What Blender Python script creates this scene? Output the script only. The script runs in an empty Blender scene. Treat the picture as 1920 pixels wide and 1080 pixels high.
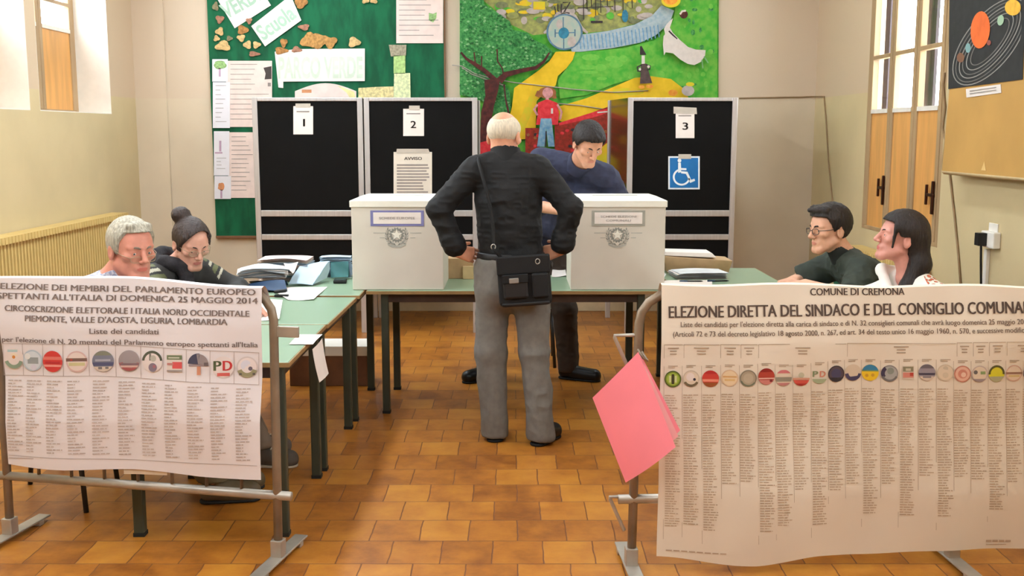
import bpy, bmesh, math, random
import numpy as np
from mathutils import Vector, Matrix
from mathutils.geometry import tessellate_polygon

random.seed(7)
SC = bpy.context.scene
COL = SC.collection
PI = math.pi

# ------------------------------------------------------------------ camera
CAM_H, FPX, PITCH = 1.6, 2000.0, math.atan(290 / 2000)
cam_data = bpy.data.cameras.new('camera')
cam_data.sensor_width = 36.0
cam_data.lens = 36.0 * FPX / 1920.0
cam_data.clip_start, cam_data.clip_end = 0.05, 100
cam = bpy.data.objects.new('camera', cam_data)
COL.objects.link(cam)
cam.location = (0, 0, CAM_H)
cam.rotation_euler = (PI / 2 - PITCH, 0, 0)
SC.camera = cam

# ------------------------------------------------------------------ world, lamps, exposure
world = bpy.data.worlds.new('daylight')
SC.world = world
world.use_nodes = True
bg = world.node_tree.nodes['Background']
bg.inputs[0].default_value = (0.84, 0.95, 1.04, 1)
bg.inputs[1].default_value = 15.0


def area(name, loc, size, size_y, power, color=(1, 1, 1), rot=(0, 0, 0)):
    l = bpy.data.lights.new(name, 'AREA')
    l.shape = 'RECTANGLE'
    l.size, l.size_y, l.energy, l.color = size, size_y, power, color
    o = bpy.data.objects.new(name, l)
    COL.objects.link(o)
    o.location, o.rotation_euler = loc, rot
    return o


WHITE = (0.86, 0.985, 1.08)
area('ceiling_tubes_left', (-1.75, 5.6, 3.5), 0.25, 6.6, 170, WHITE)
area('ceiling_tubes_right', (1.25, 6.4, 3.5), 0.25, 5.0, 50, WHITE)
area('ceiling_fill_rear', (0.0, 0.8, 3.5), 2.6, 0.6, 105, WHITE)  # unseen fill lamp, added to brighten from the camera end

SC.view_settings.view_transform = 'Standard'
SC.view_settings.look = 'None'
SC.view_settings.gamma = 1.0
SC.view_settings.use_curve_mapping = False
SC.view_settings.exposure = -0.16


# ------------------------------------------------------------------ points of the place from the photograph
def ray(x, y):
    c, s = math.cos(PITCH), math.sin(PITCH)
    u, v = (x - 960) / FPX, (540 - y) / FPX
    return Vector((u, c + v * s, -s + v * c))


def at(x, y, Y):
    r = ray(x, y)
    t = Y / r.y
    return Vector((r.x * t, Y, CAM_H + r.z * t))


def onplane(x, y, p0, n):
    r = ray(x, y)
    o = Vector((0, 0, CAM_H))
    t = (Vector(p0) - o).dot(n) / r.dot(n)
    return o + r * t


# ------------------------------------------------------------------ materials
def lin(c):
    def f(v):
        v = v / 255.0
        return v / 12.92 if v <= 0.04045 else ((v + 0.055) / 1.055) ** 2.4
    return (f(c[0]), f(c[1]), f(c[2]), 1)


MATS = {}


def M(name, rgb, rough=0.6, metal=0.0, var=0.08, scale=12.0, bump=0.0, bscale=60.0, spec=0.4, stretch=(1, 1, 1), rgb2=None, **kw):
    if name in MATS:
        return MATS[name]
    m = bpy.data.materials.new(name)
    m.use_nodes = True
    nt = m.node_tree
    b = nt.nodes['Principled BSDF']
    tc = nt.nodes.new('ShaderNodeTexCoord')
    mp = nt.nodes.new('ShaderNodeMapping')
    mp.inputs['Scale'].default_value = stretch
    nt.links.new(tc.outputs['Object'], mp.inputs[0])
    nz = nt.nodes.new('ShaderNodeTexNoise')
    nz.inputs['Scale'].default_value = scale
    nz.inputs['Detail'].default_value = 5
    nt.links.new(mp.outputs[0], nz.inputs['Vector'])
    cr = nt.nodes.new('ShaderNodeValToRGB')
    c = lin(rgb)
    if rgb2 is None:
        lo = tuple(max(0, v * (1 - var)) for v in c[:3]) + (1,)
        hi = tuple(min(1, v * (1 + var)) for v in c[:3]) + (1,)
    else:
        lo, hi = c, lin(rgb2)
    cr.color_ramp.elements[0].position, cr.color_ramp.elements[1].position = 0.36, 0.64
    cr.color_ramp.elements[0].color, cr.color_ramp.elements[1].color = lo, hi
    nt.links.new(nz.outputs['Fac'], cr.inputs[0])
    nt.links.new(cr.outputs[0], b.inputs['Base Color'])
    b.inputs['Roughness'].default_value = rough
    b.inputs['Metallic'].default_value = metal
    b.inputs['Specular IOR Level'].default_value = spec
    if bump:
        n2 = nt.nodes.new('ShaderNodeTexNoise')
        n2.inputs['Scale'].default_value = bscale
        n2.inputs['Detail'].default_value = 4
        nt.links.new(mp.outputs[0], n2.inputs['Vector'])
        bp = nt.nodes.new('ShaderNodeBump')
        bp.inputs['Strength'].default_value = bump
        bp.inputs['Distance'].default_value = 0.01
        nt.links.new(n2.outputs['Fac'], bp.inputs['Height'])
        nt.links.new(bp.outputs[0], b.inputs['Normal'])
    for k, v in kw.items():
        b.inputs[k.replace('_', ' ')].default_value = v
    MATS[name] = m
    return m


def wall_paint(name, low, high, zline):
    """lower gloss dado in one colour, upper wall in another: two coats of paint meeting at a line"""
    m = M(name, low, rough=0.55, var=0.03, scale=3, bump=0.05, bscale=40)
    nt = m.node_tree
    b = nt.nodes['Principled BSDF']
    tc = nt.nodes.new('ShaderNodeTexCoord')
    sx = nt.nodes.new('ShaderNodeSeparateXYZ')
    nt.links.new(tc.outputs['Object'], sx.inputs[0])
    gt = nt.nodes.new('ShaderNodeMath')
    gt.operation = 'GREATER_THAN'
    gt.inputs[1].default_value = zline
    nt.links.new(sx.outputs[2], gt.inputs[0])
    mx = nt.nodes.new('ShaderNodeMix')
    mx.data_type = 'RGBA'
    nt.links.new(gt.outputs[0], mx.inputs['Factor'])
    old = b.inputs['Base Color'].links[0].from_socket
    nt.links.new(old, mx.inputs[6])
    mx.inputs[7].default_value = lin(high)
    nt.links.new(mx.outputs[2], b.inputs['Base Color'])
    return m


def floor_mat():
    m = bpy.data.materials.new('cotto_tiles')
    m.use_nodes = True
    nt = m.node_tree
    b = nt.nodes['Principled BSDF']
    tc = nt.nodes.new('ShaderNodeTexCoord')
    mp = nt.nodes.new('ShaderNodeMapping')
    mp.inputs['Location'].default_value = (0.07, 0.055, 0)
    nt.links.new(tc.outputs['Object'], mp.inputs[0])
    # slight wobble so that the joints are not ruler straight
    wz = nt.nodes.new('ShaderNodeTexNoise')
    wz.inputs['Scale'].default_value = 9
    nt.links.new(tc.outputs['Object'], wz.inputs['Vector'])
    wm = nt.nodes.new('ShaderNodeVectorMath')
    wm.operation = 'MULTIPLY_ADD'
    nt.links.new(wz.outputs['Color'], wm.inputs[0])
    wm.inputs[1].default_value = (0.012, 0.012, 0)
    nt.links.new(mp.outputs[0], wm.inputs[2])
    br = nt.nodes.new('ShaderNodeTexBrick')
    br.offset = 0.5
    br.inputs['Scale'].default_value = 1
    br.inputs['Brick Width'].default_value = 0.196
    br.inputs['Row Height'].default_value = 0.228
    br.inputs['Mortar Size'].default_value = 0.0035
    br.inputs['Mortar Smooth'].default_value = 0.6
    br.inputs['Bias'].default_value = 0.0
    br.inputs['Color1'].default_value = (0, 0, 0, 1)
    br.inputs['Color2'].default_value = (1, 1, 1, 1)
    br.inputs['Mortar'].default_value = (0.5, 0.5, 0.5, 1)
    nt.links.new(wm.outputs[0], br.inputs['Vector'])
    nz = nt.nodes.new('ShaderNodeTexNoise')
    nz.inputs['Scale'].default_value = 7
    nz.inputs['Detail'].default_value = 6
    nz.inputs['Roughness'].default_value = 0.65
    nt.links.new(tc.outputs['Object'], nz.inputs['Vector'])
    ad = nt.nodes.new('ShaderNodeMath')
    ad.operation = 'MULTIPLY_ADD'
    nt.links.new(br.outputs['Color'], ad.inputs[0])
    ad.inputs[1].default_value = 0.35
    nt.links.new(nz.outputs['Fac'], ad.inputs[2])
    cr = nt.nodes.new('ShaderNodeValToRGB')
    e = cr.color_ramp.elements
    e[0].position, e[0].color = 0.40, lin((128, 72, 24))
    e[1].position, e[1].color = 0.95, lin((186, 124, 44))
    k = e.new(0.66)
    k.color = lin((166, 102, 34))
    nt.links.new(ad.outputs[0], cr.inputs[0])
    mx = nt.nodes.new('ShaderNodeMix')
    mx.data_type = 'RGBA'
    nt.links.new(br.outputs['Fac'], mx.inputs['Factor'])
    nt.links.new(cr.outputs[0], mx.inputs[6])
    mx.inputs[7].default_value = lin((112, 66, 38))
    nt.links.new(mx.outputs[2], b.inputs['Base Color'])
    b.inputs['Roughness'].default_value = 0.38
    b.inputs['Specular IOR Level'].default_value = 0.4
    inv = nt.nodes.new('ShaderNodeMath')
    inv.operation = 'MULTIPLY_ADD'
    nt.links.new(br.outputs['Fac'], inv.inputs[0])
    inv.inputs[1].default_value = -1.0
    nt.links.new(nz.outputs['Fac'], inv.inputs[2])
    bp = nt.nodes.new('ShaderNodeBump')
    bp.inputs['Strength'].default_value = 0.35
    bp.inputs['Distance'].default_value = 0.004
    nt.links.new(inv.outputs[0], bp.inputs['Height'])
    nt.links.new(bp.outputs[0], b.inputs['Normal'])
    return m


# ------------------------------------------------------------------ mesh building
class MB:
    def __init__(s):
        s.v, s.f, s.m, s.sm = [], [], [], []

    def add(s, verts, faces, mi=0, smooth=False):
        o = len(s.v)
        s.v += [tuple(p) for p in verts]
        for f in faces:
            s.f.append([o + i for i in f])
            s.m.append(mi)
            s.sm.append(smooth)
        return s

    def box(s, c, d, rz=0.0, mi=0, rot=None):
        R = rot if rot is not None else Matrix.Rotation(rz, 3, 'Z')
        c = Vector(c)
        vs = [c + R @ Vector((sx * d[0] / 2, sy * d[1] / 2, sz * d[2] / 2)) for sx in (-1, 1) for sy in (-1, 1) for sz in (-1, 1)]
        return s.add(vs, [(0, 1, 3, 2), (4, 6, 7, 5), (0, 4, 5, 1), (2, 3, 7, 6), (0, 2, 6, 4), (1, 5, 7, 3)], mi)

    def bx(s, x0, x1, y0, y1, z0, z1, mi=0):
        return s.box(((x0 + x1) / 2, (y0 + y1) / 2, (z0 + z1) / 2), (abs(x1 - x0), abs(y1 - y0), abs(z1 - z0)), mi=mi)

    def tube(s, pts, r, n=12, mi=0, cap=True, flat=None):
        pts = [Vector(p) for p in pts]
        rs = r if isinstance(r, (list, tuple)) else [r] * len(pts)
        rings = []
        t0 = (pts[1] - pts[0]).normalized()
        up = Vector((0, 0, 1)) if abs(t0.z) < 0.9 else Vector((1, 0, 0))
        a = t0.cross(up).normalized()
        for i, p in enumerate(pts):
            if i == 0:
                t = pts[1] - pts[0]
            elif i == len(pts) - 1:
                t = pts[-1] - pts[-2]
            else:
                t = (pts[i + 1] - pts[i]).normalized() + (pts[i] - pts[i - 1]).normalized()
            t.normalize()
            a = (a - t * a.dot(t)).normalized()
            b = t.cross(a)
            rings.append([p + (a * math.cos(2 * PI * k / n) + b * math.sin(2 * PI * k / n) * (flat or 1)) * rs[i] for k in range(n)])
        vs = [q for R in rings for q in R]
        fs = []
        for i in range(len(pts) - 1):
            for k in range(n):
                fs.append((i * n + k, i * n + (k + 1) % n, (i + 1) * n + (k + 1) % n, (i + 1) * n + k))
        if cap:
            fs += [tuple(range(n))[::-1], tuple((len(pts) - 1) * n + k for k in range(n))]
        return s.add(vs, fs, mi, True)

    def ell(s, c, r, n=16, mi=0, rot=None):
        vs, fs = [], []
        m = n // 2
        for i in range(m + 1):
            th = PI * i / m
            for k in range(n):
                ph = 2 * PI * k / n
                p = Vector((r[0] * math.sin(th) * math.cos(ph), r[1] * math.sin(th) * math.sin(ph), r[2] * math.cos(th)))
                vs.append(Vector(c) + (rot @ p if rot is not None else p))
        for i in range(m):
            for k in range(n):
                fs.append((i * n + k, (i + 1) * n + k, (i + 1) * n + (k + 1) % n, i * n + (k + 1) % n))
        return s.add(vs, fs, mi, True)

    def poly(s, pts, mi=0):
        """flat polygon, possibly concave; outline in 3-D"""
        pts = [Vector(p) for p in pts]
        tri = tessellate_polygon([pts])
        n = Vector((0, 0, 0))
        for i in range(len(pts)):
            n += pts[i].cross(pts[(i + 1) % len(pts)])
        fs = []
        for t in tri:
            a, b, c = [pts[i] for i in t]
            fs.append(t if (b - a).cross(c - a).dot(n) > 0 else t[::-1])
        return s.add(pts, fs, mi)

    def slab(s, pts, nrm, th, mi=0):
        """outline given thickness: front at pts, back pushed by -nrm*th"""
        pts = [Vector(p) for p in pts]
        n = len(pts)
        back = [p - Vector(nrm) * th for p in pts]
        s.poly(pts, mi)
        s.poly(back[::-1], mi)
        return s.add(pts + back, [(i, n + i, n + (i + 1) % n, (i + 1) % n) for i in range(n)], mi)

    def grid(s, fn, nu, nv, mi=0, smooth=True):
        vs = [fn(i / nu, j / nv) for j in range(nv + 1) for i in range(nu + 1)]
        fs = [(j * (nu + 1) + i, j * (nu + 1) + i + 1, (j + 1) * (nu + 1) + i + 1, (j + 1) * (nu + 1) + i) for j in range(nv) for i in range(nu)]
        return s.add(vs, fs, mi, smooth)

    def sheet(s, fn, nu, nv, th, nrm, mi=0):
        """a thin sheet with two faces"""
        nrm = Vector(nrm)
        s.grid(fn, nu, nv, mi)
        s.grid(lambda u, v: Vector(fn(1 - u, v)) - nrm * th, nu, nv, mi)
        return s

    def mesh(s, name, mats):
        me = bpy.data.meshes.new(name)
        me.from_pydata(s.v, [], s.f)
        for m in (mats if isinstance(mats, (list, tuple)) else [mats]):
            me.materials.append(m)
        me.polygons.foreach_set('material_index', s.m)
        me.polygons.foreach_set('use_smooth', s.sm)
        me.update()
        return me


def rootloc(o):
    p = Vector((0, 0, 0))
    while o is not None:
        p = p + o.location
        o = o.parent
    return p


def put(name, mb, mats, parent=None, bevel=0.0, local=False, label=None, seg=2):
    """link one mesh object; geometry is given in world metres unless local"""
    if parent is not None and not local:
        d = rootloc(parent)
        mb.v = [(p[0] - d.x, p[1] - d.y, p[2] - d.z) for p in mb.v]
    o = bpy.data.objects.new(name, mb.mesh(name, mats))
    COL.objects.link(o)
    o.parent = parent
    if bevel:
        b = o.modifiers.new('soft_edge', 'BEVEL')
        b.width, b.segments, b.limit_method, b.angle_limit = bevel, seg, 'ANGLE', 0.7
    if label:
        o['label'] = label
    return o


def tag(o, label, cat, group=None, kind=None):
    o['label'], o['category'] = label, cat
    if group:
        o['group'] = group
    if kind:
        o['kind'] = kind
    return o


def thing(name, label, cat, loc=(0, 0, 0), rz=0.0, group=None):
    o = bpy.data.objects.new(name, None)
    COL.objects.link(o)
    o.empty_display_size = 0.1
    o.location = loc
    o.rotation_euler = (0, 0, rz)
    return tag(o, label, cat, group)


def struct(name, mb, mats, parent=None, bevel=0.0):
    o = put(name, mb, mats, parent, bevel)
    if parent is None:
        o['kind'] = 'structure'
    return o


def dup(root, loc, rz, label, group=None):
    r = root.copy()
    COL.objects.link(r)
    r.location, r.rotation_euler = loc, (0, 0, rz)
    r['label'] = label
    if group:
        r['group'] = group
    for ch in list(root.children):
        c = ch.copy()
        COL.objects.link(c)
        c.parent = r
        for g in list(ch.children):
            d = g.copy()
            COL.objects.link(d)
            d.parent = c
    return r


# ------------------------------------------------------------------ lettering
_TXT = {}


def glyphs(text, bold=0.0):
    key = (text, bold)
    if key not in _TXT:
        cu = bpy.data.curves.new('lettering', 'FONT')
        cu.body = text
        cu.resolution_u = 3
        cu.offset = bold
        o = bpy.data.objects.new('lettering', cu)
        COL.objects.link(o)
        dg = bpy.context.evaluated_depsgraph_get()
        me = bpy.data.meshes.new_from_object(o.evaluated_get(dg))
        vs = [tuple(v.co) for v in me.vertices]
        fs = [tuple(p.vertices) for p in me.polygons]
        bpy.data.objects.remove(o)
        bpy.data.curves.remove(cu)
        bpy.data.meshes.remove(me)
        _TXT[key] = (vs, fs)
    return _TXT[key]


def text_to(mb, text, fn, x0, y0, x1, y1, h, mi=0, prefix=None, bold=0.03):
    """write text so that (prefix or) the whole runs from (x0,y0) to (x1,y1) on the sheet fn(x, y); h is the capital height"""
    vs, fs = glyphs(text)
    if not vs:
        return
    ref = glyphs(prefix)[0] if prefix else vs
    a = min(v[0] for v in ref)
    b = max(v[0] for v in ref)
    cap = 0.729
    w = bold * h
    for dx in ((-w, w) if bold else (0,)):
        out = []
        for v in vs:
            t = (v[0] - a) / (b - a)
            out.append(fn(x0 + (x1 - x0) * t + dx, y0 + (y1 - y0) * t - v[1] / cap * h))
        mb.add(out, fs, mi)


# ------------------------------------------------------------------ soft bodies: a distance field turned into one continuous surface
class Field:
    def __init__(s, lo, hi, h):
        s.lo = np.array(lo, np.float32)
        s.h = h
        s.n = np.ceil((np.array(hi) - s.lo) / h).astype(int) + 1
        s.d = np.full(s.n, 1.0, np.float32)

    def region(s, lo, hi):
        a = np.clip(np.floor((np.array(lo) - s.lo) / s.h).astype(int), 0, s.n)
        b = np.clip(np.ceil((np.array(hi) - s.lo) / s.h).astype(int) + 1, 0, s.n)
        if np.any(b <= a):
            return None
        ax = [(s.lo[i] + s.h * np.arange(a[i], b[i])).astype(np.float32) for i in range(3)]
        return (slice(a[0], b[0]), slice(a[1], b[1]), slice(a[2], b[2])), ax[0][:, None, None], ax[1][None, :, None], ax[2][None, None, :]

    def prim(s, p, grow=0.0):
        """p = ('c', a, b, ra, rb, k, op) tapered capsule, or ('e', centre, radii, R, k, op) ellipsoid; op '+' joins, '-' carves"""
        if p[0] == 'c':
            _, a, b, ra, rb, k, op = p
            a, b = np.array(a, float), np.array(b, float)
            g = grow if op == '+' else 0
            ra, rb = ra + g, rb + g
            m = max(ra, rb) + k + 2.5 * s.h
            rg = s.region(np.minimum(a, b) - m, np.maximum(a, b) + m)
            if rg is None:
                return
            sl, x, y, z = rg
            ab = b - a
            L = max(float(ab @ ab), 1e-9)
            t = np.clip(((x - a[0]) * ab[0] + (y - a[1]) * ab[1] + (z - a[2]) * ab[2]) / L, 0, 1)
            d = np.sqrt((x - a[0] - t * ab[0]) ** 2 + (y - a[1] - t * ab[1]) ** 2 + (z - a[2] - t * ab[2]) ** 2) - (ra + (rb - ra) * t)
        else:
            _, c, r, R, k, op = p
            g = grow if op == '+' else 0
            r = np.array(r, float) + g
            m = float(r.max()) + k + 2.5 * s.h
            c = np.array(c, float)
            rg = s.region(c - m, c + m)
            if rg is None:
                return
            sl, x, y, z = rg
            q = [(x - c[0]) * R[0][i] + (y - c[1]) * R[1][i] + (z - c[2]) * R[2][i] for i in range(3)]
            k0 = np.sqrt(sum((q[i] / r[i]) ** 2 for i in range(3)))
            k1 = np.sqrt(sum((q[i] / r[i] ** 2) ** 2 for i in range(3))) + 1e-9
            d = k0 * (k0 - 1) / k1
        cur = s.d[sl]
        k = max(k, 1e-4)
        if op == '+':
            w = np.clip(0.5 + 0.5 * (cur - d) / k, 0, 1)
            s.d[sl] = cur * (1 - w) + d * w - k * w * (1 - w)
        else:
            d = -d
            w = np.clip(0.5 - 0.5 * (cur - d) / k, 0, 1)
            s.d[sl] = cur * (1 - w) + d * w + k * w * (1 - w)

    def cut(s, n, p):
        """keep the side of the plane through p the normal n points away from"""
        n = np.array(n, float) / np.linalg.norm(n)
        rg = s.region(s.lo, s.lo + s.h * s.n)
        sl, x, y, z = rg
        np.maximum(s.d, (x - p[0]) * n[0] + (y - p[1]) * n[1] + (z - p[2]) * n[2], out=s.d)

    def clip(s, fn):
        """keep where fn(x, y, z) < 0"""
        sl, x, y, z = s.region(s.lo, s.lo + s.h * s.n)
        np.maximum(s.d, fn(x, y, z), out=s.d)

    def surface(s):
        d = s.d
        d[0], d[-1], d[:, 0], d[:, -1], d[:, :, 0], d[:, :, -1] = 1, 1, 1, 1, 1, 1
        neg = d < 0
        cnt = np.zeros(np.array(d.shape) - 1, np.uint8)
        offs = [(i, j, k) for i in (0, 1) for j in (0, 1) for k in (0, 1)]
        nx, ny, nz = d.shape
        for i, j, k in offs:
            cnt += neg[i:nx - 1 + i, j:ny - 1 + j, k:nz - 1 + k]
        act = (cnt > 0) & (cnt < 8)
        idx = np.argwhere(act)
        V = np.stack([d[idx[:, 0] + i, idx[:, 1] + j, idx[:, 2] + k] for i, j, k in offs], 1)
        acc = np.zeros((len(idx), 3))
        num = np.zeros(len(idx))
        O = np.array(offs, float)
        for a in range(8):
            for b in range(a + 1, 8):
                if np.abs(O[a] - O[b]).sum() != 1:
                    continue
                va, vb = V[:, a], V[:, b]
                mk = (va < 0) != (vb < 0)
                t = np.where(mk, va / np.where(mk, va - vb, 1), 0)
                acc += mk[:, None] * (O[a] + (O[b] - O[a]) * t[:, None])
                num += mk
        verts = s.lo + s.h * (idx + acc / num[:, None])
        ids = np.full(act.shape, -1, np.int64)
        ids[act] = np.arange(len(idx))
        quads = []
        for ax in range(3):
            u, w = (ax + 1) % 3, (ax + 2) % 3
            A = [slice(None)] * 3
            B = [slice(None)] * 3
            A[ax], B[ax] = slice(0, -1), slice(1, None)
            cr = np.argwhere(neg[tuple(A)] != neg[tuple(B)])
            sg = neg[cr[:, 0], cr[:, 1], cr[:, 2]]
            ok = (cr[:, u] > 0) & (cr[:, w] > 0)
            cr, sg = cr[ok], sg[ok]
            eu = np.zeros(3, int)
            ew = np.zeros(3, int)
            eu[u], ew[w] = 1, 1
            c = [cr - eu - ew, cr - ew, cr, cr - eu]
            q = np.stack([ids[k[:, 0], k[:, 1], k[:, 2]] for k in c], 1)
            q[~sg] = q[~sg][:, ::-1]
            quads.append(q)
        q = np.concatenate(quads)
        q = q[(q >= 0).all(1)]
        return verts, q


_rng = np.random.default_rng(3)
_LAT = _rng.uniform(-1, 1, (32, 32, 32))


def vnoise(p):
    i = np.floor(p).astype(int)
    f = p - i
    f = f * f * (3 - 2 * f)
    r = 0
    for a in (0, 1):
        for b in (0, 1):
            for c in (0, 1):
                w = (f[:, 0] if a else 1 - f[:, 0]) * (f[:, 1] if b else 1 - f[:, 1]) * (f[:, 2] if c else 1 - f[:, 2])
                r = r + w * _LAT[(i[:, 0] + a) % 32, (i[:, 1] + b) % 32, (i[:, 2] + c) % 32]
    return r


def vnormals(v, q):
    n = np.zeros_like(v)
    fn = np.cross(v[q[:, 2]] - v[q[:, 0]], v[q[:, 3]] - v[q[:, 1]])
    for k in range(4):
        np.add.at(n, q[:, k], fn)
    return n / (np.linalg.norm(n, axis=1)[:, None] + 1e-12)


def flesh(name, field, mats, parent=None, wrinkle=None, mfn=None):
    """field -> mesh object. wrinkle = [(amplitude, (sx, sy, sz)), ...]; mfn(face centres) -> material index"""
    v, q = field.surface()
    if wrinkle:
        n = vnormals(v, q)
        for amp, sc in wrinkle:
            w = vnoise(v * np.array(sc) + 11.3)
            v = v + n * (amp * (1 - 2 * np.abs(w)))[:, None] * 1.0
    if parent is not None:
        d = rootloc(parent)
        v = v - np.array((d.x, d.y, d.z))
    me = bpy.data.meshes.new(name)
    me.vertices.add(len(v))
    me.vertices.foreach_set('co', v.astype(np.float32).ravel())
    me.loops.add(len(q) * 4)
    me.loops.foreach_set('vertex_index', q.astype(np.int32).ravel())
    me.polygons.add(len(q))
    me.polygons.foreach_set('loop_start', np.arange(0, len(q) * 4, 4, dtype=np.int32))
    for m in (mats if isinstance(mats, (list, tuple)) else [mats]):
        me.materials.append(m)
    if mfn is not None:
        c = v[q].mean(1)
        if parent is not None:
            c = c + np.array((d.x, d.y, d.z))
        me.polygons.foreach_set('material_index', mfn(c).astype(np.int32))
    me.update(calc_edges=True)
    me.polygons.foreach_set('use_smooth', np.ones(len(q), bool))
    me.validate()
    o = bpy.data.objects.new(name, me)
    COL.objects.link(o)
    o.parent = parent
    return o

# ================================================================== THE SETTING
YB, XL, XR, ZC = 9.58, -3.32, 2.683, 3.6
m_wall_back = wall_paint('plaster_back', (219, 203, 178), (219, 200, 176), 1.905)
m_wall_side = wall_paint('plaster_side', (212, 192, 148), (212, 188, 158), 1.905)
m_ceil = M('ceiling_plaster', (235, 228, 215), 0.8, var=0.02)
m_skirt = M('skirting_stone', (205, 185, 150), 0.45, var=0.08, scale=8)
m_white_paint = M('white_paint', (238, 232, 222), 0.5, var=0.03)
m_frame = M('window_frame_varnish', (176, 146, 108), 0.45, var=0.12, scale=6, stretch=(1, 1, 0.2))
m_panel = M('orange_wood', (224, 164, 92), 0.45, var=0.10, scale=5, stretch=(3, 3, 0.4))
m_brass = M('dark_handle_metal', (70, 36, 22), 0.4, 0.6, var=0.1)
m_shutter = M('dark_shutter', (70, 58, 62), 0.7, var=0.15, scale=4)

gm = bpy.data.materials.new('window_glass')
gm.use_nodes = True
_nt = gm.node_tree
_nt.nodes.remove(_nt.nodes['Principled BSDF'])
_tr, _gl, _mx = _nt.nodes.new('ShaderNodeBsdfTransparent'), _nt.nodes.new('ShaderNodeBsdfGlossy'), _nt.nodes.new('ShaderNodeMixShader')
_gl.inputs['Roughness'].default_value = 0.03
_mx.inputs[0].default_value = 0.06
_nt.links.new(_tr.outputs[0], _mx.inputs[1])
_nt.links.new(_gl.outputs[0], _mx.inputs[2])
_nt.links.new(_mx.outputs[0], _nt.nodes['Material Output'].inputs[0])

struct('floor', MB().bx(XL - .3, XR + .3, -3.2, YB + .3, -.1, 0), floor_mat())
struct('ceiling', MB().bx(XL - .3, XR + .3, -3.2, YB + .3, ZC, ZC + .1), m_ceil)
struct('wall_back', MB().bx(XL - .3, XR + .3, YB, YB + .3, 0, ZC), m_wall_back)
struct('wall_front', MB().bx(XL - .3, XR + .3, -3.2, -3, 0, ZC), m_wall_side)
struct('baseboard_back', MB().bx(XL, XR, YB - .015, YB, 0, .128), m_skirt, bevel=.004)


def wall_with_holes(name, x0, x1, holes, z0s, ztop):
    mb = MB()
    y = -3.0
    for (a, b), z0 in zip(holes, z0s):
        mb.bx(x0, x1, y, a, 0, ZC)
        mb.bx(x0, x1, a, b, 0, z0)
        mb.bx(x0, x1, a, b, ztop, ZC)
        y = b
    mb.bx(x0, x1, y, YB, 0, ZC)
    return struct(name, mb, m_wall_side)


LH = [(1.4, 2.75), (2.95, 4.3), (4.5, 5.9), (6.08, 7.456), (7.61, 8.965)]  # nearer openings are out of view, added to let in more daylight
wall_with_holes('wall_left', XL - .3, XL, LH, [1.757] * 5, 3.25)
RH = [(.5, 1.97), (2.7, 4.17), (6.70, 8.17)]  # the nearer pair is unseen too, added for daylight
wall_with_holes('wall_right', XR, XR + .3, RH, [.885] * 3, 3.25)
for wi, (a_, b_) in enumerate(LH):
    rv = MB()
    for y_, s_ in ((a_, 1), (b_, -1)):
        rv.bx(XL - .27, XL - .001, y_, y_ + s_ * .006, 1.757, 3.25)
    rv.bx(XL - .27, XL - .001, a_, b_, 1.757, 1.763)
    struct('trim_%d' % (wi + 2), rv, m_white_paint)
struct('baseboard_left', MB().bx(XL, XL + .015, -3, YB - .02, 0, .128), m_skirt, bevel=.004)
struct('baseboard_right', MB().bx(XR - .015, XR, -3, YB - .02, 0, .128), m_skirt, bevel=.004)
# shallow chase boxed into the back left corner
struct('trim_1', MB().bx(XL, -3.045, YB - .035, YB, .128, ZC), m_wall_back)


def side_window(name, x, y0, y1, z0, z1, nleaf, zp, zbar, inward, shutters=()):
    """casements in line: timber panel below, panes above a rail"""
    s = inward                                    # +1 when the room lies at larger x
    mb = MB()
    w = .05
    d = .06
    xa, xb = x - d / 2, x + d / 2
    mb.bx(xa, xb, y0, y0 + w, z0, z1)
    mb.bx(xa, xb, y1 - w, y1, z0, z1)
    mb.bx(xa, xb, y0 + w, y1 - w, z1 - w, z1)
    mb.bx(xa, xb, y0 + w, y1 - w, z0, z0 + .03)
    root = struct(name, mb, m_frame, bevel=.004)
    L = (y1 - y0 - 2 * w) / nleaf
    for i in range(nleaf):
        a, b = y0 + w + i * L + .004, y0 + w + (i + 1) * L - .004
        f = MB()
        sw = .05
        xx0, xx1 = x - .022 + s * .012, x + .022 + s * .012
        f.bx(xx0, xx1, a, a + sw, z0 + .03, z1 - w)
        f.bx(xx0, xx1, b - sw, b, z0 + .03, z1 - w)
        f.bx(xx0, xx1, a + sw, b - sw, z1 - w - sw, z1 - w)
        f.bx(xx0 + s * .004, xx1 + s * .004, a + sw, b - sw, zbar - .015, zbar + .015)
        leaf = put('casement', f, m_frame, root, bevel=.004)
        put('lower_panel', MB().bx(x - .012 + s * .012, x + .012 + s * .012, a + sw, b - sw, z0 + .03, zp), m_panel, leaf, label='orange wooden lower panel')
        put('bottom_rail', MB().bx(xx0 + s * .002, xx1 + s * .002, a + sw, b - sw, zp, zp + .03), m_white_paint, leaf)
        put('pane', MB().bx(x - .002, x + .002, a + sw, b - sw, zp + .03, z1 - w - sw), gm, leaf)
        if (i, 'h') in shutters:
            hz = 1.21
            h = MB()
            xx = x + s * .045
            yc = a + .075
            h.box((xx, yc + .055, hz), (.016, .020, .13))
            h.box((xx, yc - .045, hz - .015), (.016, .022, .21))
            h.box((xx, yc, hz), (.016, .12, .020))
            h.tube([(x + s * .02, yc, hz), (xx, yc, hz)], .012)
            put('window_handle', h, m_brass, leaf, bevel=.004)
    return root


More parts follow.
